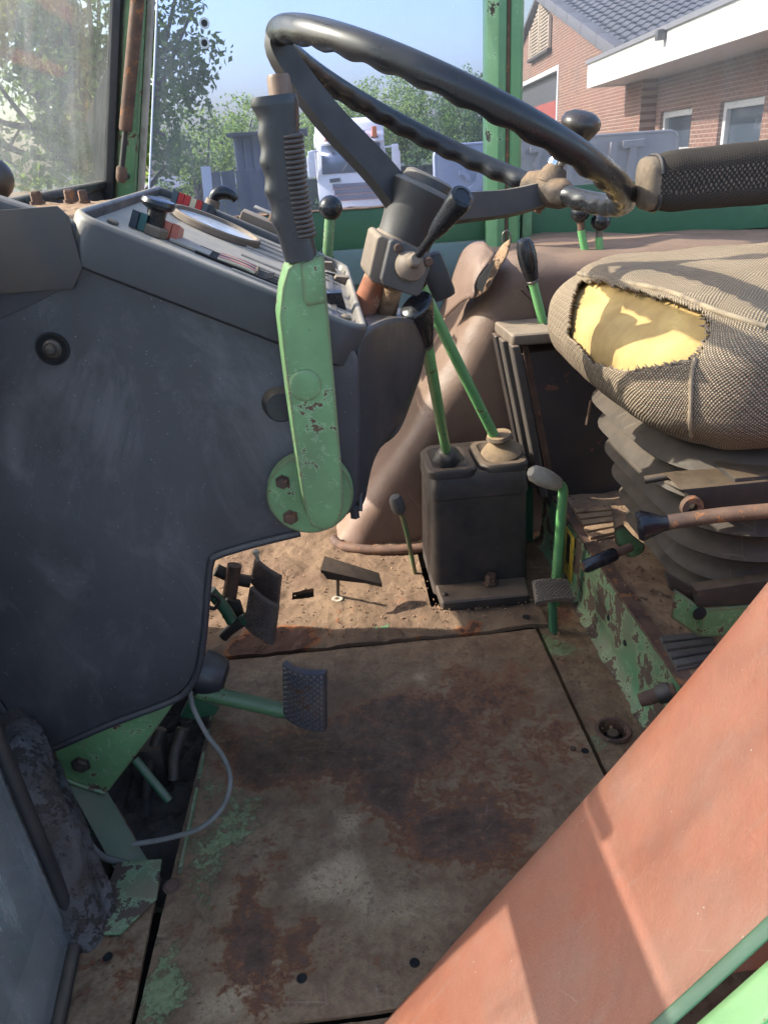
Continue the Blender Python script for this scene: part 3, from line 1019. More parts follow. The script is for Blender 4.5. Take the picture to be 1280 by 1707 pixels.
box('lower_seal', (xb - .002, 1.12, zb + .003), (.014, 1.22, .014), RUBBER, ws, bev=.004)
roof = thing('cab_roof_frame', None, None, (0.4, 1.0, 1.45), kind='structure')
for q in ((-0.25, 1.0, 1.415, .05, 1.6, .05), (0.4, 1.79, 1.41, 1.4, .05, .06)):
    box('roof_rail', q[:3], q[3:], GREEN_DARK, roof, bev=.005)

# left front corner: lint covered pillar seal and the open glass door
lp = thing('door_pillar', 'lint covered grey door pillar seal at the lower left', 'pillar seal', (-.33, .6, 0))
pp = spline([at(px, py, y=yy) for px, py, yy in ((152, 1600, .59), (140, 1555, .60), (98, 1430, .63), (55, 1310, .68), (14, 1190, .80), (-30, 1060, .87), (-90, 850, .9))], 40)
tube('seal', pp, .027, LINT, lp, n=44, rf=lambda t, ph: 1 + .22 * noise.fractal((t * 12, math.cos(ph) * 1.1, math.sin(ph) * 1.1), .9, 2, 5))
pq = spline([at(px, py, y=yy) for px, py, yy in ((192, 1580, .60), (176, 1520, .62), (140, 1420, .66), (104, 1330, .73), (70, 1255, .82), (40, 1190, .86))], 34)
tube('inner_seal', pq, .013, LINT, lp, n=30, rf=lambda t, ph: 1 + .3 * noise.fractal((t * 14 + 9, math.cos(ph) * 1.3, math.sin(ph) * 1.3), .85, 2, 5))
door = thing('cab_door', 'open glass cab door with dark seal at the lower left', 'door', (-.37, .45, 0))
d0 = at(118, 1568, y=.585)
d1 = at(0, 1288, y=.585)
du = (d1 - d0) / (d1.z - d0.z)
ub = (at(88, 1707, z=d0.z) - d0)
ub = ub.normalized()
A = d0
B = d0 + ub * .5
Cc = B + du * 1.2
D_ = A + du * 1.2
prism('pane', [A, B, Cc, D_], (-.005, 0, 0), GL_DOOR, door, bev=0)
fw = Vector((.004, .011, 0))
tube('seal', [B + fw, A + fw * 1.2, A + fw + du * .01] + [A + fw + du * zz for zz in np.linspace(.03, 1.2, 12)], .0075, RUBBER, door, n=10)

# =================================================================== DASHBOARD CONSOLE
dash = thing('dashboard_console', 'black dashboard console with dusty sloping instrument panel', 'dashboard', (-0.15, 1.0, 0.1))
D0 = Vector((-0.226, NEAR - .006, 0.757))
DU = Vector((0.266, 0, -0.131)).normalized()
DV = Vector((0, 1, 0))
DW = DU.cross(DV)
if DW.z < 0:
    DW = -DW
DL, DWID = 0.300, 0.455


def dp(u, v, w=0.0):
    return D0 + DU * u + DV * v + DW * w


def duv(px, py, w=-0.010):
    p = onp(px, py, dp(0, 0, w), DW) - D0
    return p.dot(DU), p.dot(DV)


def dq(px, py, w=-0.010, lift=0.0):
    u, v = duv(px, py, w)
    return dp(u, v, w + lift)


bm = bmesh.new()
rings = []
for ins, w in ((0.006, -0.050), (0.0, -0.046), (-0.001, -0.006), (0.0005, -0.0015), (0.003, 0.0), (0.006, -0.0005), (0.008, -0.003), (0.0085, -0.014)):
    rr = rrect(DL - 2 * ins, DWID - 2 * ins, 0.026 - ins * .8, 8)
    rings.append([bm.verts.new(dp(ins + a, ins + b, w)) for a, b in rr])
for a, b in zip(rings, rings[1:]):
    for k in range(len(a)):
        bm.faces.new((a[k], a[(k + 1) % len(a)], b[(k + 1) % len(a)], b[k]))
bz = fin('bezel', bm, BEZEL, dash, smooth=45)
bm = bmesh.new()
rr = rrect(DL - 0.016, DWID - 0.016, 0.02, 6)
vs = [bm.verts.new(dp(0.008 + a, 0.008 + b, -0.011)) for a, b in rr]
bm.faces.new(vs)
face = fin('instrument_face', bm, FACE, dash)

# long ribs moulded into the lower half of the face
for i in range(10):
    v = 0.045 + i * 0.040
    if abs(v - .25) < .03:
        continue
    a, b = dp(0.15, v, -.010), dp(DL - .02, v, -.010)
    tube('moulded_rib', [a, b], .0018, FACE, face, n=6)
# round gauge
g_l, g_r = dq(283, 347), dq(434, 415)
gc = (g_l + g_r) / 2
gu, gv = (gc - D0).dot(DU), (gc - D0).dot(DV)
gr = 0.062
gauge = lathe('gauge_bezel', [(gr, 0), (gr, .007), (gr - .002, .009), (gr - .006, .0085), (gr - .008, .004)], gc, DW, PLASTIC_TAN, dash, n=40)
lathe('gauge_glass', [(0, .0042), (gr - .0075, .0042)], gc, DW, surf('sky_white_gauge_glass', (206, 210, 216), (186, 190, 198), 20, 0.18, bump=.03), gauge, n=40)  # pale colour stands in for the sky reflected in the dial
# small printed plates beside the gauge
for px, py, su, sv, m in ((318, 412, .022, .03, FACE), (440, 352, .02, .05, FACE)):
    u, v = duv(px, py)
    prism('cover_plate', [dp(u - su, v - sv / 2, -.010), dp(u + su, v - sv / 2, -.010), dp(u + su, v + sv / 2, -.010), dp(u - su, v + sv / 2, -.010)], DW * .003, m, dash, bev=.001)
# warning lamp blocks: rows of coloured wedges
LC = {'teal': plain('teal_lamp', (52, 92, 92), .35), 'navy': plain('navy_lamp', (40, 48, 60), .35), 'red': plain('red_lamp', (170, 46, 48), .35), 'pink': plain('faded_red_lamp', (176, 100, 84), .45),
      'cream': plain('cream_lamp', (190, 178, 150), .45), 'slate': plain('slate_lamp', (72, 82, 92), .35)}


def lamp_row(p_a, p_b, cols, su, h):
    ua, va = duv(*p_a)
    ub_, vb = duv(*p_b)
    n = len(cols)
    for i, c in enumerate(cols):
        t = (i + .5) / n
        u, v = ua + (ub_ - ua) * t, va + (vb - va) * t
        hw = abs(ub_ - ua) / n * .46
        hv = su
        q = [dp(u - hw, v - hv, -.010), dp(u + hw, v - hv, -.010), dp(u + hw, v - hv, -.004 + h), dp(u - hw, v - hv, -.004 + h)]
        bm = bmesh.new()
        A_ = [bm.verts.new(x) for x in q]
        B_ = [bm.verts.new(x) for x in (dp(u - hw, v + hv, -.010), dp(u + hw, v + hv, -.010), dp(u + hw, v + hv * .7, -.006 + h * .4), dp(u - hw, v + hv * .7, -.006 + h * .4))]
        bm.faces.new(A_)
        bm.faces.new(B_[::-1])
        for k in range(4):
            bm.faces.new((A_[k], A_[(k + 1) % 4], B_[(k + 1) % 4], B_[k]))
        bevel_bm(bm, .001, 1)
        fin('warning_lamp', bm, LC[c], dash)


lamp_row((222, 372), (300, 398), ['navy', 'teal', 'red', 'pink', 'pink', 'pink'], .028, .012)
lamp_row((288, 334), (356, 362), ['slate', 'red', 'red', 'cream', 'red', 'slate', 'navy'], .028, .012)
# pull knob
kp = dq(256, 390)
lathe('pull_knob_base', [(0, 0), (.014, 0), (.014, .008), (.012, .010), (0, .010)], kp, DW, PLASTIC_TAN, dash, n=6, smooth=20)
kax = (DW + Vector((-.10, 0, .05))).normalized()
lathe('pull_knob', [(.0095, .008), (.0098, .020), (.0105, .025), (.0165, .028), (.018, .032), (.0165, .036), (.009, .0372), (0, .0372)], kp, kax, KNOB, dash, n=28)
# ignition lever
ip = dq(352, 345)
lathe('lever_boss', [(0, 0), (.012, 0), (.011, .012), (0, .013)], ip, DW, PLASTIC_TAN, dash)
lev = [ip + DW * .008, ip + DW * .020 + DU * .001, ip + DW * .028 + DU * .010, ip + DW * .029 + DU * .024, ip + DW * .024 + DU * .033]
tube('lever_handle', spline(lev, 5), [.008, .0082, .0084, .0087, .009, .0094, .0098, .0102, .0104, .0104, .0102, .01, .0097, .0092, .0087, .0082, .0077, .0072, .0066, .006, .005], KNOB, dash, n=14)
# raised switch block with buttons
u, v = duv(440, 392)
sb = [dp(u - .042, v - .008, -.010), dp(u + .032, v - .008, -.010), dp(u + .032, v + .040, -.010), dp(u - .042, v + .040, -.010)]
prism('switch_block', sb, DW * .022, PLASTIC_TAN, dash, bev=.003)
lathe('button', [(0, .0), (.006, 0), (.006, .010), (.0045, .012), (0, .012)], dp(u + .004, v + .016, .011), DW, RUST, dash, n=14)
lathe('broken_stud', [(0, 0), (.010, 0), (.009, .007), (.005, .012), (.005, .020), (0, .021)], dp(u + .045, v + .004, -.010), DW, RUST, dash, n=9)
# open socket showing its coloured wires
u0, v0 = duv(372, 432)
u1, v1 = duv(440, 458)
uc, vc = duv(402, 445)
prism('socket_shade', [dp(uc - .050, vc - .024, -.0098), dp(uc + .046, vc - .024, -.0098), dp(uc + .046, vc + .024, -.0098), dp(uc - .050, vc + .024, -.0098)], DW * .0015, BLACKHOLE, dash, bev=0)  # black sheet paints the shade of the opening behind the wires
for i, c in enumerate(('cream', 'red', 'cream', 'red', 'slate', 'cream', 'red')):
    vv = vc - .017 + i * .0056
    a = [dp(uc - .026, vv, -.0082), dp(uc - .008, vv + .0007 * (i % 3), -.007), dp(uc + .006, vv, -.0068), dp(uc + .016, vv, -.008)]
    tube('wire', spline(a, 4), .0021, LC[c], dash, n=8)
for i in range(7):
    vv = vc - .018 + i * .006
    box('contact_strip', dp(uc + .018, vv, -.0065), (.003, .003, .005), PLASTIC_TAN, dash, bev=.0008)
    box('contact_strip', dp(uc + .030, vv, -.0080), (.016, .0014, .001), RUBBER, dash, bev=.0004)
# rocker and toggle switches at the lower end
for px, py, su, sv, h, m in ((556, 505, .016, .010, .016, KNOB), (572, 470, .014, .012, .010, PLASTIC_TAN), (545, 448, .016, .008, .012, PLASTIC_TAN), (560, 462, .018, .006, .006, BEZEL),
                             (545, 425, .012, .008, .012, KNOB), (520, 470, .012, .010, .012, KNOB)):
    u, v = duv(px, py)
    bm = bmesh.new()
    q = [(-su, -sv, 0), (su, -sv, 0), (su, sv, 0), (-su, sv, 0), (-su * .9, -sv, h * .5), (su * .2, -sv, h), (su * .2, sv, h), (-su * .9, sv, h * .5)]
    V = [bm.verts.new(dp(u + a, v + b, -.010 + c)) for a, b, c in q]
    for f in ((0, 1, 2, 3), (4, 5, 6, 7), (0, 1, 5, 4), (1, 2, 6, 5), (2, 3, 7, 6), (3, 0, 4, 7)):
        bm.faces.new([V[i] for i in f])
    bevel_bm(bm, .0018, 2)
    fin('rocker_switch', bm, m, dash)
for px, py in ((188, 371), (470, 489), (577, 530)):
    lathe('screw', [(.006, 0), (.006, .002), (.004, .0035), (0, .004)], dq(px, py), DW, PLASTIC_TAN, dash, n=14)

# near side panel, moulded, with rolled lower edge
def np_(px, py, dy=0.0):
    return at(px, py, y=NEAR + dy)


outl = [(-90, 300), (128, 372), (137, 418), (300, 478), (470, 538), (588, 580), (598, 600), (600, 700), (598, 820), (592, 852), (570, 866), (515, 884), (430, 905), (362, 925), (350, 938), (345, 975), (338, 1060), (328, 1118), (312, 1148), (285, 1168),
        (180, 1208), (92, 1246), (70, 1249), (52, 1238), (20, 1200), (-90, 1040)]
pts = [np_(*p) for p in outl]
side = prism('side_panel', pts, (0, .022, 0), PANEL, dash, bev=.006, seg=3)
lowpts = [np_(px, py, -.002) for px, py in ((-80, 1062), (20, 1205), (52, 1241), (72, 1250), (94, 1247), (180, 1210), (285, 1170), (313, 1150), (330, 1119), (340, 1060), (347, 975), (352, 939), (364, 926), (430, 906), (500, 889))]
tube('edge_piping', spline(lowpts, 5), .0042, VINYL_BLACK, dash, n=10)
# far side panel and underside close the console
farp = [(p.x, 1.20, p.z) for p in (np_(*q) for q in ((-90, 470), (128, 440), (137, 440), (588, 590), (598, 700), (592, 800), (430, 880), (300, 860), (-90, 800)))]
prism('far_panel', farp, (0, .02, 0), VINYL_BLACK, dash, bev=.003)
prism('under_tray', [(-0.45, .80, .45), (0.0, .80, .45), (0.0, 1.2, .45), (-0.45, 1.2, .45)], (0, 0, .01), VINYL_BLACK, dash, bev=.002)
# rear cover wrapping round to the steering column
rc = [at(603, 548, y=.795), at(612, 640, y=.80), at(605, 852, y=.79)]
bm = bmesh.new()
L = [((600, 560), .785), ((601, 640), .785), ((600, 720), .785), ((600, 780), .785), ((599, 850), .785)]
Rr = [((618, 528), .90), ((690, 532), .97)]
gridp = [
    [((588, 556), .792), ((590, 640), .792), ((590, 720), .792), ((590, 790), .792), ((588, 852), .792)],
    [((617, 540), .81), ((622, 630), .815), ((618, 705), .815), ((610, 770), .81), ((602, 838), .80)],
    [((640, 530), .86), ((645, 620), .865), ((640, 690), .86), ((618, 752), .83), ((604, 800), .81)],
    [((668, 528), .92), ((675, 600), .93), ((665, 670), .91), ((632, 735), .86), ((607, 772), .825)],
    [((690, 536), .96), ((697, 580), .97), ((684, 640), .95), ((655, 712), .90), ((613, 750), .84)],
    [((700, 548), 1.0), ((706, 576), 1.0), ((690, 640), .98), ((660, 716), .92), ((615, 752), .86)],
]
G_ = [[bm.verts.new(at(px, py, y=yy)) for (px, py), yy in row] for row in gridp]
for a, b in zip(G_, G_[1:]):
    for k in range(4):
        bm.faces.new((a[k], a[k + 1], b[k + 1], b[k]))
ro = fin('rear_cover', bm, VINYL_BLACK, dash, smooth=80)
m_ = ro.modifiers.new('s', 'SUBSURF')
m_.levels = m_.render_levels = 3
m_ = ro.modifiers.new('t', 'SOLIDIFY')
m_.thickness = .006
m_.offset = 1
tube('cover_seam', spline([at(700, 548, y=.995), at(707, 576, y=.995), at(691, 640, y=.975), at(661, 717, y=.915), at(614, 753, y=.85), at(603, 790, y=.81), at(600, 852, y=.785)], 6), .0032, RUBBER, dash, n=8)
cvt = [at(px, py, y=yy) for px, py, yy in ((612, 545, .80), (690, 530, .96), (672, 512, 1.06), (610, 515, 1.08), (604, 530, .9))]
prism('column_shroud', cvt, (0, 0, -.03), VINYL_BLACK, dash, bev=.006, seg=3)
box('rear_closing_plate', (.008, 1.0, .535), (.012, .40, .19), VINYL_BLACK, dash, bev=.002)
tube('hanging_bracket', [at(590, 845, y=.785), at(592, 862, y=.785)], .006, VINYL_BLACK, dash, n=6)
# bolt set in a recess, rubber stop
rp = np_(88, 581, -.001)
ring = lathe('recess_ring', [(.0165, .0), (.0165, .002), (.0145, .0025), (.0135, .0), (.0, -.0005)], rp, (0, -1, 0), BLACKHOLE, dash, n=28)
lathe('panel_bolt', [(.0095, 0), (.0095, .003), (.007, .0055), (.0055, .0055), (.005, .0095), (.003, .0115), (0, .012)], rp, (0, -1, 0), DARKMETAL, dash, n=24)
sp_ = np_(466, 671)
lathe('rubber_stop', [(.019, 0), (.017, .004), (.0165, .022), (.0145, .026), (0, .026)], sp_, (0.1, -1, .12), RUBBER, dash, n=24)
# cover plate at the left and the ball beside it
cp = thing('cover_plate', 'stained grey steel cover plate with clipped corners left of the dashboard', 'plate', np_(0, 420))
prism('plate', [np_(px, py, -.006) for px, py in ((-90, 356), (94, 343), (114, 361), (137, 446), (122, 481), (-90, 496))], (0, .004, 0), GREYPLATE, cp, bev=.0008)
prism('plate_backing', [np_(px, py, -.001) for px, py in ((-90, 430), (60, 400), (128, 400), (160, 452), (60, 505), (-30, 545), (-90, 560))], (0, .003, 0), VINYL_BLACK, cp, bev=.001)
bk = thing('ball_knob_lever', 'dark brown ball knob at the left edge before the windscreen', 'knob', at(0, 345, y=.9))
lathe('ball', ball_prof(.022, .022, 8, 180), at(-4, 335, y=.90), (0, 0, 1), surf('brown_knob', (58, 48, 42), (70, 58, 50), 30, .35), bk)
tube('stem', [at(-4, 365, y=.9), at(-4, 328, y=.9)], .008, DARKMETAL, bk)
box('stem_base', at(-4, 362, y=.9), (.05, .05, .02), DARKMETAL, bk)

# =================================================================== HANDBRAKE
hb = thing('handbrake_lever', 'upright green handbrake lever with ribbed black grip against the console', 'lever', at(517, 830, y=.76))
HY = 0.705
arm = [(480, 448), (492, 438), (536, 424), (541, 452), (548, 520), (560, 660), (571, 790), (573, 845), (568, 866), (556, 880), (536, 885), (520, 878), (510, 858), (504, 820), (490, 725), (474, 600), (466, 528), (471, 480)]
prism('arm', [at(px, py, y=HY) for px, py in arm], (-.005, .028, .002), GREEN, hb, bev=.0018, seg=2)
sock = prism('socket', [at(px, py, y=HY - .0015) for px, py in ((501, 440), (540, 424), (545, 500), (542, 505), (512, 511), (506, 500))], (0, .02, 0), GREEN, hb, bev=.002)
lathe('weld_patch', [(.0155, 0), (.0155, .0012), (.013, .0022), (.006, .0018), (0, .0022)], at(509, 642, y=HY), (0, -1, 0), GREEN, hb, n=22)
dc = at(517, 823, y=.766)
lathe('pivot_plate', [(0, -.012), (.048, -.012), (.048, .002), (.0465, .0042), (0, .0042)], dc, (0, -1, 0), GREEN, hb, n=44)
for px, py, r in ((471, 803, .0062), (484, 862, .0068)):
    bolt('bolt', at(px, py, y=.7615), (0, -1, 0), r, .007, RUST, hb)
# grip: lofted handle with finger waves at the front and ribs at the rear
gb, gt = at(503, 432, y=HY + .012), at(466, 172, y=HY + .012)
gd = gt - gb
gl_ = gd.length
gx = Vector((1, 0, 0))
gx = (gx - gd.normalized() * gx.dot(gd.normalized())).normalized()
gy = gd.normalized().cross(gx)


def grip_pt(t, ph, grow=0.0):
    # half widths in px at the grip's depth, front (left) and rear (right)
    wave = 0.0
    for c, a in ((.28, .0022), (.47, .0026), (.66, .0026), (.83, .0016)):
        wave += a * math.exp(-((t - c) / .055) ** 2)
    front = .0150 + .0035 * t + wave + (.0055 * max(0, (t - .90) / .1) ** 1.5)
    rear = .0150 + .001 * t
    side_ = .0150
    c, s_ = math.cos(ph), math.sin(ph)
    rx = rear if c > 0 else front
    e = .8
    xx = math.copysign(abs(c) ** e, c) * (rx + grow)
    yy = math.copysign(abs(s_) ** e, s_) * (side_ + grow)
    bend = -.0045 * math.sin(math.pi * t)
    return gb + gd * t + gx * (xx + bend) + gy * yy


bm = bmesh.new()
NR, NP = 90, 36
rings = []
for i in range(NR + 1):
    t = i / NR
    rings.append([bm.verts.new(grip_pt(t, 2 * math.pi * k / NP)) for k in range(NP)])
for k_, sc, up in ((0, .93, .006), (1, .62, .005), (2, .50, .0)):
    c = gb + gd * (1 + up / gl_)
    rings.append([bm.verts.new(c + (grip_pt(1, 2 * math.pi * k / NP) - gt) * sc) for k in range(NP)])
for a, b in zip(rings, rings[1:]):
    for k in range(NP):
        bm.faces.new((a[k], a[(k + 1) % NP], b[(k + 1) % NP], b[k]))
bm.faces.new(rings[0][::-1])
bm.faces.new(rings[-1])
GRIPM = surf('grip_rubber', (34, 36, 42), (42, 43, 48), 20, .32, bump=.08, bscale=100, specks=(120, 122, 126) and None)
grip = fin('grip', bm, GRIPM, hb, smooth=60)
for i in range(21):
    t = .17 + i * .0315
    bm = bmesh.new()
    p = []
    for k in range(15):
        ph = RAD(-84 + 168 * k / 14)
        p.append(grip_pt(t + .004 * math.sin(ph), ph, .0008))
    tube_bm(bm, p, [.0012 + .0016 * math.sin(math.pi * k / 14) for k in range(15)], 8)
    fin('rib', bm, surf('rib_rubber', (58, 50, 46), (46, 42, 42), 30, .4, dust=(130, 112, 92), dust_amt=.5) if i == 0 else MATS['rib_rubber'], grip, smooth=60)
lathe('release_button', [(0, -.02), (.0098, -.02), (.0096, .018), (.0085, .021), (0, .0215)], gt + gx * .002, gd, surf('worn_brown_button', (118, 92, 74), (92, 70, 56), 40, .5, dust=(120, 105, 92), dust_amt=.5), hb, n=24)

# =================================================================== STEERING
st = thing('steering_wheel', 'black steering wheel with finger grips and a spinner knob', 'steering wheel', (0.10, .97, .68))
WC = Vector((.167, .97, .807))
al, tt = RAD(27.2), RAD(3.4)
E1 = Vector((math.cos(al), 0, -math.sin(al)))
E2 = Vector((0, math.cos(tt), -math.sin(tt)))
E2 = (E2 - E1 * E1.dot(E2)).normalized()
EN = E1.cross(E2)
WR, wr = 0.215, 0.0128


def rim_c(a):
    return WC + (E1 * math.cos(a) + E2 * math.sin(a)) * WR


bm = bmesh.new()
NA, NB = 36 * 10, 20
rg = []
for i in range(NA):
    a = 2 * math.pi * i / NA
    rad = E1 * math.cos(a) + E2 * math.sin(a)
    sc = .5 - .5 * math.cos(36 * a)
    ring = []
    for k in range(NB):
        ph = 2 * math.pi * k / NB
        d = rad * math.cos(ph) + EN * math.sin(ph)
        # scallops face inwards and down
        ins = max(0, math.cos(ph - RAD(235))) ** 1.6
        r = wr * (1 + .05 * abs(math.sin(ph))) * (1 - .26 * ins * sc + .10 * ins)
        ring.append(bm.verts.new(WC + rad * WR + d * r))
    rg.append(ring)
for i in range(NA):
    a, b = rg[i], rg[(i + 1) % NA]
    for k in range(NB):
        bm.faces.new((a[k], a[(k + 1) % NB], b[(k + 1) % NB], b[k]))
fin('rim', bm, WHEEL, st, smooth=80)
HUBT = at(716, 306, y=.985)
HUBB = at(672, 402, y=.985)
HA = (EN * .8 + (HUBT - HUBB).normalized() * .6).normalized()
hubh = .078
lathe('hub', [(0, .0), (.034, .0), (.0345, .010), (.039, .036), (.045, .058), (.0455, .063), (.042, .067), (.033, .069), (.031, hubh), (.026, hubh + .003), (0, hubh + .003)], HUBB, HA, SPOKE, st, n=48)
lathe('hub_collar', [(.030, -.007), (.0355, -.007), (.0355, .002), (.030, .002)], HUBB, HA, PLASTIC_TAN, st, n=40)


def spoke(pts, ws, th, nrm):
    bm = bmesh.new()
    P, fr = frame_dirs(pts)
    rows = []
    for i, p in enumerate(P):
        t = fr[i][0]
        sd_ = t.cross(nrm).normalized()
        up = sd_.cross(t).normalized()
        w = ws[i]
        rows.append([bm.verts.new(p + sd_ * (w * a) + up * (th * b)) for a, b in ((-.5, -.35), (-.42, .5), (.42, .5), (.5, -.35), (.42, -.5), (-.42, -.5))])
    for a, b in zip(rows, rows[1:]):
        for k in range(6):
            bm.faces.new((a[k], a[(k + 1) % 6], b[(k + 1) % 6], b[k]))
    bm.faces.new(rows[0][::-1])
    bm.faces.new(rows[-1])
    return fin('spoke', bm, SPOKE, st, smooth=30)


hubtop = HUBB + HA * .046
ra = rim_c(RAD(188))
sa = spline([ra, ra + (hubtop - ra) * .06 - EN * .014, ra + (hubtop - ra) * .35 - EN * .018, ra + (hubtop - ra) * .7 - EN * .012, hubtop - E1 * .015 - EN * .006], 5)
spoke(sa, [.026 + .018 * i / (len(sa) - 1) for i in range(len(sa))], .016, Vector((.35, -1, .35)).normalized())
rb_ = rim_c(RAD(37))
sb_ = spline([hubtop + E1 * .015, hubtop + (rb_ - hubtop) * .35 - EN * .010, hubtop + (rb_ - hubtop) * .7 - EN * .012, rb_ - EN * .006], 5)
spoke(sb_, [.040 - .006 * i / (len(sb_) - 1) for i in range(len(sb_))], .014, Vector((.2, -1, .25)).normalized())
rc_ = rim_c(RAD(28))
# spinner clamp and knob on the far right of the rim
ck = rim_c(RAD(37))
lum = surf('encrusted_clamp', (96, 84, 72), (66, 60, 58), 40, .8, metal=.3, bump=1, bscale=120, bdist=.002, dust=(150, 122, 92), dust_amt=.7)
bm = bmesh.new()
tdir = (-E1 * math.sin(RAD(37)) + E2 * math.cos(RAD(37)))
cpts = [ck + tdir * s_ for s_ in np.linspace(-.038, .038, 17)]
tube_bm(bm, cpts, [.0212 * (1 - (abs(i - 8) / 8) ** 3 * .35) for i in range(17)], 20, lambda t, ph: 1 + .10 * noise.fractal((t * 5, math.cos(ph), math.sin(ph)), .7, 2, 3))
cl = fin('spinner_clamp', bm, lum, st, smooth=60)
neck = at(930, 283, y=ck.y - .005)
lathe('clamp_boss', [(.022, -.012), (.017, .006), (.014, .012), (0, .012)], ck + EN * .018, EN, lum, st, n=20)
lathe('chrome_cap', [(.010, 0), (.010, .007), (.006, .010), (0, .011)], ck + EN * .030 - E1 * .006, EN, CHROME, st, n=18)
bolt('clamp_bolt', ck - EN * .022, -EN, .007, .010, RUST, st)
kc = at(965, 226, y=ck.y - .02)
tube('knob_stem', [ck + EN * .02, kc], .006, STEEL, st, n=10)
kd = (kc - ck).normalized()
lathe('spinner_knob', [(.010, -.006), (.014, .0), (.022, .013), (.0255, .020), (.026, .025), (.023, .031), (.015, .0355), (0, .037)], kc - kd * .008, (kd + Vector((-.25, 0, .2))).normalized(), surf('brown_black_knob', (48, 43, 40), (58, 52, 48), 20, .28), st, n=28)

colm = thing('steering_column', 'dusty steering column with indicator switch box and stalk', 'steering column', at(640, 520, y=1.0))
cb = HUBB - HA * .006
lowc = cb - HA * .16
lathe('collar', [(.030, 0), (.030, -.012), (.026, -.03), (.0, -.030)], cb, HA, PLASTIC_TAN, colm, n=32)
tube('tube', [cb - HA * .02 - E1 * .012, lowc - E1 * .012], .0165, RUST_ORANGE, colm, n=20)
tube('side_rod', [at(655, 478, y=.97), at(642, 530, y=.99)], .0125, DIRT, colm, n=16, rf=lambda t, ph: 1 + .12 * math.sin(t * 9))
# switch box: tan body and dark face plate
bp = [at(px, py, y=.925) for px, py in ((657, 398), (717, 423), (722, 434), (702, 490), (694, 495), (640, 476), (635, 466), (650, 402))]
bd = prism('switch_body', [p + Vector((-.014, .009, 0.004)) for p in bp], (-.006, .07, .004), PLASTIC_TAN, colm, bev=.005, seg=3)
fp_ = prism('switch_plate', bp, (-.002, .010, .001), surf('dark_switch_plate', (66, 64, 66), (78, 74, 72), 30, .5), colm, bev=.004, seg=3)
tube('body_lug', [at(648, 412, y=.96), at(627, 418, y=.96)], [.012, .009], PLASTIC_TAN, colm, n=12)
for px, py in ((664, 413), (714, 436)):
    lathe('screw', [(.0055, 0), (.0055, .0015), (.004, .003), (0, .003)], at(px, py, y=.924), (0, -1, 0.1), RUST, colm, n=14)
s0_ = at(684, 442, y=.924)
s1_ = at(744, 358, y=.865)
sd_ = (s1_ - s0_)
sd_.normalize()
lathe('stalk_boot', [(.0185, -.002), (.0185, .003), (.015, .006), (.0125, .010), (.0085, .013), (.008, .022), (.006, .024), (0, .024)], s0_, (sd_ * .5 + Vector((0, -1, .1)) * .5), PLASTIC_TAN, colm, n=26)
e_ = at(770, 328, y=.83)
Ls = (e_ - s0_).length
lathe('indicator_stalk', [(.0048, .01), (.0052, Ls * .45), (.008, Ls * .52), (.0098, Ls * .62), (.0112, Ls * .75), (.0128, Ls * .88), (.0135, Ls * .97), (.0128, Ls * 1.01), (.009, Ls * 1.02), (.0085, Ls * 1.012), (0, Ls * 1.012)],
      s0_, (e_ - s0_), KNOB, colm, n=24)
box('bundle_clip', at(728, 460, y=1.0), (.03, .03, .06), RUBBER, colm, rot=(RAD(-20), 'Y'), bev=.008)

# =================================================================== LEVERS


def rod(name, pts, r, mat, parent, k=6, n=14):
    return tube(name, spline(pts, k) if len(pts) > 2 else pts, r, mat, parent, n=n)


gcov = thing('gear_lever_cover', 'dirty black gear lever cover standing on the floor', 'gear cover', (0.25, 1.27, 0))
bx0, bx1, by0, by1, bz = .158, .342, 1.226, 1.40, .248
bm = bmesh.new()
lv = [(-.0, 0, 0), (-.0, 0, .04), (.002, .002, .12), (.004, .004, bz - .048), (.0015, .0015, bz - .045), (.002, .002, bz - .034), (.006, .006, bz - .01), (.012, .012, bz)]
rings = []
for dx, dy, z in lv:
    rings.append([bm.verts.new((bx0 + dx + a, by0 + dy + b, z)) for a, b in rrect(bx1 - bx0 - 2 * dx, by1 - by0 - 2 * dy, .016, 5)])
for a, b in zip(rings, rings[1:]):
    for k in range(len(a)):
        bm.faces.new((a[k], a[(k + 1) % len(a)], b[(k + 1) % len(a)], b[k]))
bm.faces.new(rings[-1])
fin('cover_box', bm, BOXRUB, gcov, smooth=40)
fpts = [at(px, py, z=.022) for px, py in ((722, 962), (736, 1006), (884, 992), (870, 948))]
fq = [Vector((p.x, p.y, .0)) for p in fpts]
fq[0].y = fq[3].y = 1.24
prism('foot_flange', fq, (0, 0, .024), BOXRUB, gcov, bev=.008, seg=3)
bolt('bolt', at(818, 972, z=.026), (0, 0, 1), .0115, .020, RUST, gcov)
bolt('bolt', at(742, 992, z=.024), (0, 0, 1), .004, .005, STEEL, gcov, False)
TT = bz + .001
for i, (cx_, cy_) in enumerate(((.201, 1.292), (.297, 1.298))):
    bm = bmesh.new()
    rr = rrect(.092, .125, .02, 5)
    rings = []
    for ins, z in ((0, -.006), (0, .006), (.003, .010), (.012, .011), (.018, .006), (.03, .006)):
        rr = rrect(.092 - 2 * ins, .125 - 2 * ins, max(.004, .022 - ins * .5), 5)
        rings.append([bm.verts.new((cx_ - .046 + ins + a, cy_ - .0625 + ins + b, TT + z)) for a, b in rr])
    for a, b in zip(rings, rings[1:]):
        for k in range(len(a)):
            bm.faces.new((a[k], a[(k + 1) % len(a)], b[(k + 1) % len(a)], b[k]))
    bm.faces.new(rings[-1])
    fin('top_gasket', bm, BOXRUB, gcov, smooth=40)

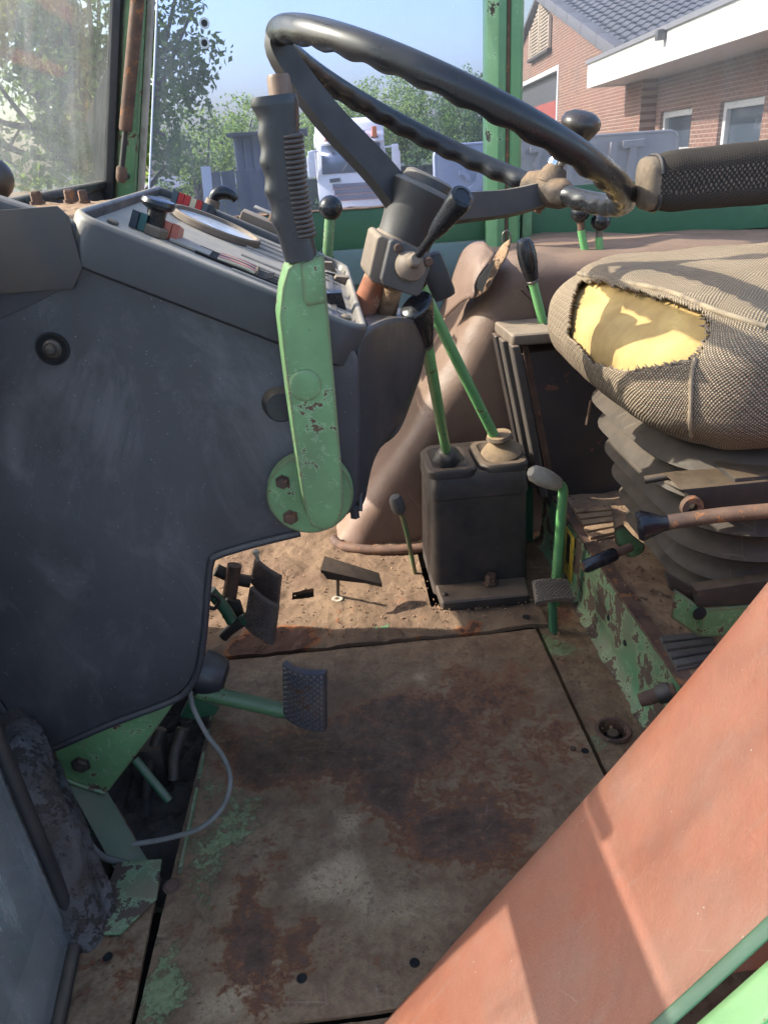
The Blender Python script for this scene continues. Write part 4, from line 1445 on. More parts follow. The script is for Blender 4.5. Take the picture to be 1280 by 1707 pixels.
gl1 = thing('gear_lever', 'upright green gear lever with glossy black angled knob', 'gear lever', (.198, 1.262, TT))
b1 = at(746, 764, y=1.285)
t1 = at(711, 572, y=1.0)
dirl = (t1 - b1).normalized()
rod('rod', [b1 - dirl * .03, t1 + dirl * .01], .0085, GREEN_BRIGHT, gl1)
lathe('bellows', [(.030, -.004), (.030, .004), (.016, .012), (.012, .018), (.013, .028), (.023, .031), (.0235, .034), (.017, .046), (.0095, .050), (0, .050)], (b1.x + .002, b1.y, TT), dirl, RUBBER, gl1, n=26)
lathe('ferrule', [(.0092, 0), (.0095, .006), (.0085, .008)], t1 - dirl * .004, dirl, STEEL, gl1, n=16)
kp_ = [t1, at(708, 552, y=.985), at(703, 530, y=.97), at(696, 514, y=.96), at(692, 506, y=.955)]
bm = bmesh.new()
P = spline(kp_, 6)
n_ = len(P)
tube_bm(bm, P, [.0090 + .0115 * min(1, i / (n_ * .72)) ** 1.3 - (.006 * max(0, (i - n_ * .82) / (n_ * .18)) ** 2) for i in range(n_)], 24, lambda t, ph: 1 + .16 * math.cos(2 * ph + 1.4) * t)
fin('knob', bm, KNOB, gl1, smooth=70)

gl2 = thing('gear_lever', 'leaning green gear lever running up behind the black angled knob', 'gear lever', (.292, 1.268, TT))
b2, t2 = at(832, 742, y=1.29), at(716, 506, y=1.22)
d2 = (t2 - b2).normalized()
rod('rod', [b2 - d2 * .03, b2 + (t2 - b2) * .5 + Vector((-.002, 0, .002)), t2 + d2 * .04], .0092, GREEN_BRIGHT, gl2)
DUSTR = surf('dust_covered_rubber', (104, 88, 72), (76, 64, 56), 40, .9, dust=(150, 124, 92), dust_amt=.8, bump=.6)
lathe('bellows', [(.034, -.002), (.040, .004), (.040, .010), (.030, .022), (.016, .028), (.013, .032), (.020, .036), (.0245, .041), (.022, .047), (.011, .049), (0, .049)], (b2.x + .006, b2.y, TT + .004), (d2 + Vector((0, 0, 1.6))).normalized(), DUSTR, gl2, n=26)
lathe('knob', ball_prof(.02, 0, 0, 180), t2 + d2 * .05, d2, KNOB, gl2)

sl = thing('short_lever', 'short thin lever with dusty grey rubber knob beside the gear lever cover', 'lever', at(693, 956, z=0.005))
q0, q1, q2 = at(693, 958, z=.0), at(676, 880, y=1.30), at(664, 846, y=1.295)
rod('rod', [q0 - Vector((0, 0, .01)), q1, q2], .0048, surf('worn_rod', (116, 98, 70), (80, 110, 74), 30, .6), sl, n=10)
d_ = (q2 - q1).normalized()
lathe('knob', [(.007, -.002), (.0125, .004), (.0138, .012), (.0132, .030), (.0095, .038), (0, .040)], q2 - d_ * .012, d_, surf('grey_dusty_rubber', (92, 88, 84), (78, 74, 72), 30, .85), sl, n=18)

sc_ = thing('side_console', 'dusty dark side console with sloping trim between arch cover and seat', 'console', (0.45, 1.38, 0))
cf = [at(px, py, y=1.36) for px, py in ((852, 592), (1010, 572), (1060, 760), (1075, 900), (935, 900), (898, 790))]
CDARK = surf('dark_console_side', (50, 44, 44), (62, 53, 50), 8, .5, dust=(120, 100, 84), dust_amt=.6, chips=(112, 76, 60), chip_scale=20, chip_t=.68)
prism('side_panel', cf, (0, .09, 0), CDARK, sc_, bev=.005)
ct = [at(822, 558, y=1.38), at(1010, 545, y=1.38)]
tp = [Vector((at(824, 560, y=1.40).x, 1.325, .462)), Vector((.56, 1.325, .455)), Vector((.56, 1.445, .455)), Vector((at(824, 560, y=1.40).x, 1.445, .462))]
topc = [onp(px, py, (0, 0, .462), Vector((0, 0, 1))) for px, py in ((822, 556), (856, 584))]
tx0 = at(856, 586, y=1.34).x
prism('top_plate', [(tx0 - .006, 1.33, .447), (.58, 1.33, .447), (.58, 1.45, .447), (tx0 - .012, 1.45, .447)], (0, 0, .022), PLASTIC_TAN, sc_, bev=.007, seg=3)
prism('top_slot_shade', [(tx0 + .07, 1.385, .4685), (.56, 1.385, .4685), (.56, 1.425, .4685), (tx0 + .07, 1.425, .4685)], (0, 0, .001), BLACKHOLE, sc_, bev=0)  # thin dark slab paints the shade of a slot
TRIM = surf('dark_dusty_trim', (74, 66, 61), (62, 56, 53), 16, .65, dust=(130, 112, 94), dust_amt=.6)
for k_, (dx, yy, m) in enumerate(((0.0, 1.34, TRIM), (-.008, 1.385, TRIM), (-.012, 1.425, CDARK))):
    ptop, pbot = Vector((tx0 + dx, yy, .45)), Vector((at(905, 800, y=1.34).x + dx, yy, .14))
    dd = pbot - ptop
    prism('front_trim', [ptop + Vector((-.008, -.016, 0)), ptop + Vector((.008, -.016, 0)), ptop + Vector((.008, .016, 0)), ptop + Vector((-.008, .016, 0))], dd, m, sc_, bev=.005, seg=3)
ptop, pbot = Vector((tx0 + .02, 1.357, .44)), Vector((at(905, 800, y=1.34).x + .02, 1.357, .14))
prism('rusty_edge', [ptop, ptop + Vector((.012, 0, 0)), ptop + Vector((.012, .004, 0)), ptop + Vector((0, .004, 0))], pbot - ptop, RUST, sc_, bev=.001)
prism('green_foot', [(.335, 1.40, .0), (.40, 1.40, .0), (.395, 1.40, .16), (.375, 1.40, .2), (.335, 1.40, .2)], (0, .02, 0), GREEN_DARK, sc_, bev=.003)

hl = thing('hydraulic_lever', 'green lever with tapered black grip rising from the side console', 'lever', at(910, 558, y=1.40))
h0, h1 = at(912, 566, y=1.405), at(887, 466, y=1.40)
rod('rod', [h0, h1], .0085, GREEN_BRIGHT, hl)
dh = (h1 - h0).normalized()
h2 = at(872, 397, y=1.395)
Lh = (h2 - h1).length
lathe('ferrule', [(.009, -.002), (.011, .002), (.009, .005)], h1 - dh * .004, dh, STEEL, hl, n=14)
lathe('grip', [(.0105, 0), (.0125, Lh * .08), (.0165, Lh * .4), (.0172, Lh * .6), (.0155, Lh * .85), (.011, Lh * .97), (.005, Lh), (0, Lh)], h1, h2 - h1, KNOB, hl, n=22)

for nm, lab, p_top, p_mid, p_bot, yy, rr_, rm in (
        ('ball_lever', 'bent green ball lever with rusty neck, left of the pair behind the seat', (967, 354), (968, 380), (978, 440), 1.55, .0185, RUST),
        ('ball_lever', 'green ball lever with bare neck, right of the pair behind the seat', (1001, 368), (998, 392), (1001, 440), 1.55, .0190, STEEL)):
    b = thing(nm, lab, 'lever', at(*p_bot, y=yy), group='ball levers by the far wheel arch')
    c = at(*p_top, y=yy)
    lathe('ball', ball_prof(rr_, 0), c, (0, 0, 1), KNOB, b)
    m1 = at(*p_mid, y=yy)
    m2 = at(*p_bot, y=yy)
    rod('neck', [c, m1 + (m2 - m1) * .1], .0072, rm, b, n=12)
    rod('rod', [m1 + (m2 - m1) * .05, m1 + (m2 - m1) * .35, m2, m2 + Vector((.004, 0, -.08))], .0078, GREEN_BRIGHT, b, n=12)

ht = thing('throttle_lever', 'straight green lever with black ball knob behind the dashboard', 'lever', at(546, 430, y=1.28))
c = at(551, 346, y=1.28)
lathe('ball', ball_prof(.0188, 0), c, (0, 0, 1), KNOB, ht)
rod('rod', [c, at(545, 440, y=1.28), at(540, 520, y=1.28)], .0085, GREEN, ht, n=14)

# =================================================================== PEDALS


def patch(c4, nu, nv, bulge, away):
    """bilinear patch through TL,TR,BR,BL with a bulge towards the viewer"""
    TL, TR, BR, BL = [Vector(c) for c in c4]
    nrm = ((TR - TL).cross(BL - TL)).normalized()
    if nrm.dot(Vector(away)) > 0:
        nrm = -nrm
    f = lambda u, v: (TL * (1 - u) + TR * u) * (1 - v) + (BL * (1 - u) + BR * u) * v + nrm * (bulge * 4 * u * (1 - u))
    return f, nrm


def pad(name, c4, nu, nv, bulge, th, mat, parent, tread=None, tmat=None, away=(0, 1, 0), th_h=.003, diamond=False):
    f, nrm = patch(c4, nu, nv, bulge, away)
    bm = bmesh.new()
    N_ = 12
    top_ = [[bm.verts.new(f(i / N_, j / N_)) for j in range(N_ + 1)] for i in range(N_ + 1)]
    bot_ = [[bm.verts.new(f(i / N_, j / N_) - nrm * th) for j in range(N_ + 1)] for i in range(N_ + 1)]
    for i in range(N_):
        for j in range(N_):
            bm.faces.new((top_[i][j], top_[i + 1][j], top_[i + 1][j + 1], top_[i][j + 1]))
            bm.faces.new((bot_[i][j], bot_[i][j + 1], bot_[i + 1][j + 1], bot_[i + 1][j]))
    for i in range(N_):
        bm.faces.new((top_[i][0], bot_[i][0], bot_[i + 1][0], top_[i + 1][0]))
        bm.faces.new((top_[i][N_], top_[i + 1][N_], bot_[i + 1][N_], bot_[i][N_]))
        bm.faces.new((top_[0][i], top_[0][i + 1], bot_[0][i + 1], bot_[0][i]))
        bm.faces.new((top_[N_][i], bot_[N_][i], bot_[N_][i + 1], top_[N_][i + 1]))
    bevel_bm(bm, .0022, 2, 50)
    o = fin(name, bm, mat, parent, smooth=40)
    if tread:
        a, b = tread
        bm = bmesh.new()
        cells = []
        for i in range(a):
            for j in range(b):
                if diamond:
                    cells.append(((i + .5) / a, (j + .5) / b))
                    if i < a - 1 and j < b - 1:
                        cells.append(((i + 1) / a, (j + 1) / b))
                else:
                    cells.append(((i + .5 + (.25 if j % 2 else -.25)) / a, (j + .5) / b))
        for u, v in cells:
            du, dv_ = .5 / a * .82, .5 / b * .82
            if not (.03 < u < .97 and .03 < v < .97):
                continue
            if diamond:
                q = [(u - du, v), (u, v - dv_), (u + du, v), (u, v + dv_)]
            else:
                q = [(u - du, v - dv_), (u + du, v - dv_), (u + du, v + dv_), (u - du, v + dv_)]
            B_ = [bm.verts.new(f(*x) - nrm * .0005) for x in q]
            T_ = [bm.verts.new(f(u + (x - u) * .45, v + (y - v) * .45) + nrm * th_h) for x, y in q]
            bm.faces.new(T_)
            for k in range(4):
                bm.faces.new((B_[k], B_[(k + 1) % 4], T_[(k + 1) % 4], T_[k]))
        t_ = fin('tread', bm, tmat or mat, o, smooth=0)
        t_['kind'] = 'stuff'
    return o


PADM = surf('pedal_rubber', (84, 70, 63), (102, 87, 77), 40, .7, dust=(120, 100, 84), dust_amt=.5, bump=.3)
PADB = surf('clutch_pad_metal', (92, 90, 94), (112, 100, 94), 24, .4, metal=.4, chips=(112, 80, 62), chip_scale=18, chip_t=.68, bump=.2)
clu = thing('clutch_pedal', 'clutch pedal with diamond tread pad on a green arm', 'pedal', at(420, 1200, z=0))
pad('pad', [at(471, 1108, y=.90), at(540, 1124, y=.875), at(541, 1220, y=.875), at(472, 1194, y=.90)], 8, 8, .010, .012, PADB, clu, (7, 11), PADB, (0, 1, -.3), .0022, True)
rod('arm', [at(330, 1152, y=.93), at(400, 1168, y=.92), at(480, 1186, y=.91)], .0125, GREEN, clu)
lathe('arm_boot', [(.036, 0), (.034, .02), (.028, .035), (.016, .04), (0, .04)], at(335, 1120, y=.95), (1, -.1, -.4), VINYL_BLACK, clu, n=22)
prism('arm_gusset', [at(px, py, y=.94) for px, py in ((318, 1160), (366, 1180), (360, 1192), (322, 1200), (300, 1196))], (0, .012, 0), GREEN_DARK, clu)

brk = thing('brake_pedals', None, None)
bpy.data.objects.remove(brk)
for lab, c4, yy, extra in (('upper brake pedal with ribbed brown pad and adjusting bolt', ((424, 932), (466, 962), (461, 1013), (417, 970)), 1.13, True),
                           ('lower brake pedal with ribbed brown pad and green edge', ((416, 980), (461, 1012), (454, 1076), (406, 1044)), 1.06, False)):
    b = thing('brake_pedal', lab, 'pedal', at(380, 1060, z=0), group='brake pedals under the console')
    pad('pad', [at(*c4[0], y=yy + .01), at(*c4[1], y=yy - .015), at(*c4[2], y=yy - .02), at(*c4[3], y=yy + .005)], 8, 8, .005, .010, PADM, b, (9, 12), PADM, (-.6, 1, 0), .0018)
    if extra:
        lathe('adjusting_bolt', [(.0035, 0), (.0035, .012), (.006, .013), (.006, .019), (0, .020)], at(430, 934, y=yy), (-.1, 0, 1), CREAM, b, n=12)
        rod('arm', [at(360, 950, y=1.14), at(395, 965, y=1.14), at(418, 970, y=1.14)], .011, DARKMETAL, b)
        tube('pivot_sleeve', [at(391, 942, y=1.13), at(380, 1010, y=1.12)], .0125, RUST, b)
    else:
        rod('arm', [at(350, 985, y=1.08), at(375, 1015, y=1.08), at(392, 1040, y=1.075), at(412, 1030, y=1.07)], .010, GREEN_DARK, b)
        rod('link', [at(372, 1062, y=1.07), at(384, 1050, y=1.07), at(404, 1036, y=1.07)], .009, DARKMETAL, b)
        tube('return_spring_ring', spline([at(346, 1000, y=1.06), at(356, 992, y=1.06), at(365, 1002, y=1.06), at(358, 1014, y=1.06), at(346, 1012, y=1.06)], 5), .0035, DARKMETAL, b, n=8)
        prism('side_plate', [at(px, py, y=1.10) for px, py in ((378, 1000), (400, 1005), (408, 1030), (388, 1048), (370, 1030), (366, 1010))], (0, .012, 0), DARKMETAL, b, bev=.003)

acc = thing('accelerator_pedal', 'flat grey accelerator pedal plate on a thin stem', 'pedal', at(562, 1000, z=0))
c4 = [at(540, 926, y=1.225), at(632, 955, y=1.22), at(637, 974, y=1.195), at(534, 950, y=1.195)]
prism('plate', c4, (0.0, .004, -.010), DARKMETAL, acc, bev=.0015)
prism('side_skirt', [at(px, py, y=1.197) for px, py in ((534, 950), (637, 972), (634, 976), (600, 972), (545, 966))], (0, .004, 0), DARKMETAL, acc, bev=.001)
rod('stem', [at(563, 1000, z=-.01), at(563, 964, y=1.22)], .0035, DARKMETAL, acc, n=8)
lathe('bushing', [(.0045, 0), (.011, 0), (.011, .003), (.0045, .003)], at(562, 1000, z=.004), (0, 0, 1), CREAM, acc, n=16)

fp2 = thing('foot_pedal', 'small round ribbed foot pedal on a post beside the seat platform', 'pedal', (.352, 1.079, 0))
q = at(921, 985, y=1.085)
rod('post', [(.352, 1.079, -.03), q + Vector((0, .004, -.006))], .0078, GREEN_DARK, fp2)
f4 = [at(888, 968, y=1.105), at(945, 966, y=1.105), at(958, 997, y=1.055), at(893, 1004, y=1.055)]
pad('pad', f4, 8, 8, .004, .008, PLASTIC_TAN, fp2, (9, 7), PLASTIC_TAN, (0, .3, -1), .003, True)

cr = thing('crank_lever', 'bent green lever with pale worn handle beside the gear cover', 'lever', at(928, 965, y=1.16))
c0, c1, c2_, c3 = at(926, 975, y=1.16), at(936, 850, y=1.16), at(938, 815, y=1.16), at(926, 806, y=1.155)
rod('rod', [c0 + Vector((0, 0, -.06)), c0, c1, c2_, c3, at(915, 802, y=1.15)], .0088, GREEN_BRIGHT, cr, k=8)
hs, he = at(932, 808, y=1.155), at(884, 786, y=1.14)
Lh = (he - hs).length
lathe('handle', [(.009, 0), (.0125, .004), (.0155, Lh * .35), (.0165, Lh * .6), (.0145, Lh * .88), (.008, Lh), (0, Lh * 1.01)], hs, he - hs, CREAM, cr, n=22)

# =================================================================== DRIVER SEAT
seat = thing('driver_seat', 'worn tweed driver seat with torn cover showing yellow foam', 'seat', (.7, 1.02, ZP))
SX0, SX1, SY0, SY1, SZ0, SZ1 = .355, .92, .755, 1.275, .435, .605


def cushion_bm(inset=0.0, n=46, hole=None, only=None):
    """rounded box: x front .. rear, deep plan corners, crowned top, tucked underside; UV in metres"""
    bm = bmesh.new()
    uvl = bm.loops.layers.uv.new('UVMap')
    cx_, cy_, cz_ = (SX0 + SX1) / 2, (SY0 + SY1) / 2, (SZ0 + SZ1) / 2
    hx, hy, hz = (SX1 - SX0) / 2 - inset, (SY1 - SY0) / 2 - inset, (SZ1 - SZ0) / 2 - inset
    rp, rz = .12, .055
    cache = {}

    def P(u, v, w):
        key = (round(u, 5), round(v, 5), round(w, 5))
        if key in cache:
            return cache[key]
        x, y, z = u * hx, v * hy, w * hz
        # plan rounding
        qx, qy = max(-hx + rp, min(hx - rp, x)), max(-hy + rp, min(hy - rp, y))
        # map square corner to round corner
        dx, dy = x - qx, y - qy
        if dx and dy:
            m_ = max(abs(dx), abs(dy))
            L_ = math.hypot(dx, dy)
            dx, dy = dx * m_ / L_, dy * m_ / L_
        x, y = qx + dx, qy + dy
        Lp = math.hypot(dx, dy)
        sI, tI = rp - Lp, hz - abs(z)
        if sI < rz and tI < rz and Lp > 0:
            ph = RAD(45) * (1 - tI / rz) if sI < 1e-6 else RAD(45) * (1 + sI / rz)
            s2, t2 = rz - rz * math.cos(ph), rz - rz * math.sin(ph)
            x -= dx / Lp * (s2 - sI)
            y -= dy / Lp * (s2 - sI)
            z = math.copysign(hz - t2, z)
        z += (.020 * (1 - u * u) * (1 - v * v) if w > 0 else 0) * max(0, w)
        # front nose hangs and tucks under
        if u < 0:
            x += .040 * max(0, -w) ** 1.5 * (-u)
            x += .022 * max(0, w) ** 2 * (-u)
            x += -.016 * (1 - v * v) * (-u)
        y += (.018 * max(0, -w) ** 2) * (-v)
        z += .003 * noise.fractal((x * 9, y * 9, z * 9), .7, 2, 4)
        cache[key] = bm.verts.new((cx_ + x, cy_ + y, cz_ + z))
        return cache[key]

    R_ = [2 * i / n - 1 for i in range(n + 1)]
    for ax in range(3):
        for s_ in (-1, 1):
            for i in range(n):
                for j in range(n):
                    q = [(R_[i], R_[j]), (R_[i + 1], R_[j]), (R_[i + 1], R_[j + 1]), (R_[i], R_[j + 1])]
                    vs_ = []
                    uv = []
                    for a, b in q:
                        c = [a, b]
                        c.insert(ax, s_)
                        vs_.append(P(*c))
                        if ax == 0:
                            uv.append((b * hz + (.3 if s_ > 0 else 0), a * hy))
                        elif ax == 1:
                            uv.append((b * hz + .7, a * hx))
                        else:
                            uv.append((a * hx + 1.3, b * hy))
                    ctr = sum((v.co for v in vs_), Vector()) / 4
                    if hole and hole(ctr, ax, s_):
                        continue
                    if only and not only(ctr, ax, s_):
                        continue
                    f = bm.faces.new(vs_)
                    for l, t in zip(f.loops, uv):
                        l[uvl].uv = t
    for v in [v for v in bm.verts if not v.link_faces]:
        bm.verts.remove(v)
    return bm


TEAR = [(945, 560), (952, 500), (965, 466), (1000, 468), (1060, 482), (1130, 500), (1178, 520), (1182, 560), (1160, 596), (1110, 612), (1040, 622), (985, 606), (966, 580)]


def in_tear(x, y):
    c = False
    n = len(TEAR)
    for i in range(n):
        x1, y1 = TEAR[i]
        x2, y2 = TEAR[(i + 1) % n]
        if (y1 > y) != (y2 > y) and x < (x2 - x1) * (y - y1) / (y2 - y1) + x1:
            c = not c
    return c


# the tear, measured once on the seat's front: (across, height) outline
def tear_hole(co, ax, s_):
    if co.x > .50:
        return False
    px, py = pix(co)
    j = 5 * noise.noise((co.y * 120, co.z * 120, 0))
    return in_tear(px + j, py + j)


bm = cushion_bm(0.0, 88, tear_hole)
cover = fin('cushion_cover', bm, TWEED, seat, smooth=80)
m_ = cover.modifiers.new('t', 'SOLIDIFY')
m_.thickness = .004
m_.offset = -1
foam = fin('foam', cushion_bm(0.010, 40, None, lambda c, a, s_: c.x < .62), FOAM, seat, smooth=80)


# frayed threads round the tear
def front_pt(px, py, lift=0.0):
    # nearest cover vertex to that sight line
    d = ray(px, py).normalized()
    best, bp_ = 9, None
    for co in FV:
        q = co - EYEP
        t = q.dot(d)
        e = (q - d * t).length
        if e < best:
            best, bp_ = e, co
    return bp_ - d * lift


FV = [v.co.copy() for v in foam.data.vertices if v.co.x < .55 and v.co.z > .45]
bm = bmesh.new()
rnd = random.Random(3)
n = len(TEAR)
for i in range(n):
    a, b = TEAR[i], TEAR[(i + 1) % n]
    L_ = math.hypot(b[0] - a[0], b[1] - a[1])
    for k in range(int(L_ / 3.0)):
        t = rnd.random()
        px, py = a[0] + (b[0] - a[0]) * t, a[1] + (b[1] - a[1]) * t
        p = front_pt(px, py, .011)
        cxp, cyp = 1060, 545
        ix, iy = (cxp - px), (cyp - py)
        l_ = math.hypot(ix, iy)
        ln = rnd.uniform(1, 7)
        e = front_pt(px + ix / l_ * ln + rnd.uniform(-6, 6), py + iy / l_ * ln + rnd.uniform(-4, 4), .013)
        mid = (p + e) / 2 + Vector((rnd.uniform(-.002, 0), rnd.uniform(-.003, 0), rnd.uniform(-.001, .002)))
        tube_bm(bm, [p, mid, e], [.0013, .0012, .0005], 5)
for loop_ in range(3):
    q_ = []
    for i in range(n):
        a, b = TEAR[i], TEAR[(i + 1) % n]
        m = max(2, int(math.hypot(b[0] - a[0], b[1] - a[1]) / 7))
        for k in range(m):
            t = k / m
            q_.append(front_pt(a[0] + (b[0] - a[0]) * t + rnd.uniform(-3, 3), a[1] + (b[1] - a[1]) * t + rnd.uniform(-3, 3), .010 + rnd.uniform(-.002, .003)))
    tube_bm(bm, q_, [.0016 + .0012 * noise.noise((i_ * .35, loop_, 0)) for i_ in range(len(q_))], 6)
fr_ = fin('frayed_edge', bm, FRAY, seat, smooth=60)
fr_['kind'] = 'stuff'
# piping seam round the top edge, loose seam hanging at the near front corner
CVV = [v.co.copy() for v in cover.data.vertices]


def cov_pt(px, py, lift=.002):
    d = ray(px, py).normalized()
    best, bp_ = 9, None
    for co in CVV:
        q = co - EYEP
        t = q.dot(d)
        e = (q - d * t).length + .15 * t
        if e < best:
            best, bp_ = e, co
    return bp_ - d * lift


pipe = [cov_pt(px, py, .001) for px, py in ((957, 447), (985, 456), (1060, 470), (1120, 484), (1180, 512), (1220, 528), (1275, 543))]
tube('piping', spline(pipe, 5), .0034, surf('piping_fabric', (150, 134, 110), (96, 84, 74), 40, .9, bump=.5), seat, n=8)
seam = [cov_pt(px, py, .002) for px, py in ((1160, 592), (1154, 625), (1150, 660), (1149, 700), (1151, 730))]
tube('open_seam', spline(seam, 6), [.0026 + .0010 * noise.noise((i * .4, 3, 0)) for i in range(25)], FRAY, seat, n=7)

# bellows under the cushion
BELM = surf('dusty_rubber_bellows', (46, 41, 38), (56, 50, 46), 12, .75, dust=(104, 90, 76), dust_amt=.65, dust_all=.3, bump=.3, scr=((130, 116, 100), 14))
bm = bmesh.new()
bx, by, bw, bd_ = .452, .80, .44, .42
rings = []
npl = 6
z0, z1 = .165, .425
steps = npl * 12
for i in range(steps + 1):
    t = i / steps
    z = z0 + (z1 - z0) * t
    ph = (t * npl) % 1.0
    q_ = abs(ph - .5) * 2
    out = .030 * (1 - q_ ** 1.15)
    tap = .055 * (1 - t) ** 1.2
    ins = tap - out + .01
    rr = rrect(bw - 2 * ins, bd_ - 2 * ins, max(.05, .12 - ins), 9)
    lean = -.03 * t
    rings.append([bm.verts.new((bx + ins + a + lean, by + ins + b, z)) for a, b in rr])
for a, b in zip(rings, rings[1:]):
    for k in range(len(a)):
        bm.faces.new((a[k], a[(k + 1) % len(a)], b[(k + 1) % len(a)], b[k]))
bm.faces.new(rings[-1])
fin('bellows', bm, BELM, seat, smooth=70)
# seat pan and slide frame
prism('seat_pan', [(.46, .775, .405), (.95, .775, .405), (.95, 1.25, .405), (.46, 1.25, .405)], (0, 0, .012), DARKMETAL, seat, bev=.004)
pr_ = [at(px, py, y=.77) for px, py in ((1134, 816), (1300, 800), (1300, 856), (1250, 862), (1172, 868), (1170, 840))]
prism('slide_rail', pr_, (0.0, .05, 0), DARKMETAL, seat, bev=.003)
tpn = [at(1100, 795, y=.90), at(1172, 826, y=.775), at(1300, 815, y=.775), at(1300, 790, y=.9)]
prism('rail_top', tpn, (0, 0, -.006), PLASTIC_TAN, seat, bev=.002)
for px, py in ((1193, 800), (1262, 793)):
    bolt('bolt', at(px, py, y=.82), (0, 0, 1), .008, .010, RUST, seat)
lathe('slotted_lug', [(.006, 0), (.013, 0), (.013, .008), (.006, .008)], at(1150, 842, y=.765), (0, -1, 0), RUST, seat, n=16)
rod('release_bar', [at(1074, 800, y=.84), at(1130, 792, y=.83), at(1230, 785, y=.82), at(1258, 778, y=.83), at(1300, 776, y=.84)], .0052, DARKMETAL, seat, n=10)
# height lever with flared black knob
l0, l1 = at(1300, 850, y=.70), at(1098, 873, y=.735)
hv = rod('height_lever', [l0, (l0 + l1) / 2 + Vector((0, 0, .002)), l1], .0085, RUST, seat)
dl = (l1 - l0).normalized()
lathe('lever_knob', [(.009, -.006), (.0095, .0), (.0135, .010), (.0175, .020), (.0178, .024), (.0155, .0275), (0, .028)], l1 - dl * .004, dl, KNOB, hv, n=26)
# small adjusting lever with a black grip
m0, m1 = at(1052, 912, y=.97), at(970, 945, y=.95)
av = rod('adjusting_lever', [m0, m1], .0068, RUST, seat)
dl = (m1 - m0).normalized()
La = (at(968, 948, y=.95) - at(1022, 925, y=.96)).length
lathe('lever_grip', [(0, 0), (.0095, 0), (.0105, .004), (.0105, La * .92), (.007, La * 1.02), (0, La * 1.03)], at(1026, 923, y=.96), at(968, 948, y=.95) - at(1026, 923, y=.96), KNOB, av, n=20)
prism('pivot_bracket', [at(px, py, y=.985) for px, py in ((1022, 880), (1040, 900), (1060, 915), (1058, 930), (1046, 930), (1024, 905))], (0.02, .012, 0), GREEN, seat, bev=.003)
rod('stop_pin', [at(985, 668, y=1.17), at(978, 708, y=1.17)], .003, RUST, seat, n=8)
# green foot bracket
FB = at(1165, 1010, y=.80)
prism('foot_bracket', [at(px, py, y=.80) for px, py in ((1122, 985), (1172, 1018), (1165, 1062), (1118, 1030))], (.004, .006, 0), GREEN, seat, bev=.001)
prism('foot_bracket', [at(px, py, y=.795) for px, py in ((1174, 1018), (1300, 1008), (1300, 1060), (1166, 1062))], (0, .006, 0), GREEN, seat, bev=.001)
prism('base_channel', [at(px, py, y=.80) for px, py in ((1160, 985), (1300, 965), (1300, 1004), (1160, 1014))], (.0, .02, 0), DARKMETAL, seat, bev=.002)
prism('bellows_bracket', [at(px, py, y=.81) for px, py in ((1110, 955), (1162, 985), (1156, 1010), (1118, 985))], (.0, .01, 0), DARKMETAL, seat, bev=.002)
lathe('bracket_hole_disc', [(0, .001), (.008, .001), (.0095, 0)], at(1166, 1023, y=.794), (0, -1, .1), BLACKHOLE, seat, n=18)  # dark disc paints the shade of the hole
# armrest: dark woven bolster with pale worn end
bm = bmesh.new()
uvl = bm.loops.layers.uv.new('UVMap')
a_c, b_c = at(1088, 305, y=.84), at(1420, 272, y=.84)
ax_ = (b_c - a_c).normalized()
upv = Vector((0, 0, 1))
upv = (upv - ax_ * upv.dot(ax_)).normalized()
sdv = ax_.cross(upv)
AL = (b_c - a_c).length
rows = []
NA_ = 40
for i in range(NA_ + 1):
    t = i / NA_
    sc = 1 - .10 * max(0, 1 - t * 14)
    hw, hh = .024 * sc, .0285 * sc * (1 + .10 * math.sin(t * 2.4))
    ring = []
    for a, b in rrect(2 * hw, 2 * hh, .018 * sc, 7):
        q = a_c + ax_ * (AL * t) + sdv * (a - hw) + upv * (b - hh)
        q += upv * .0015 * noise.noise(q * 30)
        ring.append(bm.verts.new(q))
    rows.append(ring)
nr = len(rows[0])
for i in range(NA_):
    for k in range(nr):
        f = bm.faces.new((rows[i][k], rows[i][(k + 1) % nr], rows[i + 1][(k + 1) % nr], rows[i + 1][k]))
        uu = [(k / nr * .25, i / NA_ * AL), ((k + 1) / nr * .25, i / NA_ * AL), ((k + 1) / nr * .25, (i + 1) / NA_ * AL), (k / nr * .25, (i + 1) / NA_ * AL)]
        for l, u_ in zip(f.loops, uu):
            l[uvl].uv = u_
bm.faces.new(rows[-1])
armr = fin('armrest', bm, TWEED_DARK, seat, smooth=60)
bm = bmesh.new()
rings = []
for sc, off in ((.90, .0), (.93, -.006), (.86, -.011), (.6, -.0135), (.01, -.014)):
    rings.append([bm.verts.new(a_c + ax_ * off + sdv * (a - .024) * sc + upv * (b - .0285) * sc) for a, b in rrect(.048, .057, .018, 7)])
for a, b in zip(rings, rings[1:]):
    for k in range(len(a)):
        bm.faces.new((a[k], a[(k + 1) % len(a)], b[(k + 1) % len(a)], b[k]))
fin('armrest_end', bm, surf('worn_beige_fabric', (112, 98, 82), (84, 73, 62), 60, .95, bump=.8, bscale=200), armr, smooth=60)
tube('armrest_piping', [a_c + sdv * (a - .024) * .93 + upv * (b - .0285) * .93 for a, b in rrect(.048, .057, .018, 7)], .0022, RUBBER, armr, n=6)

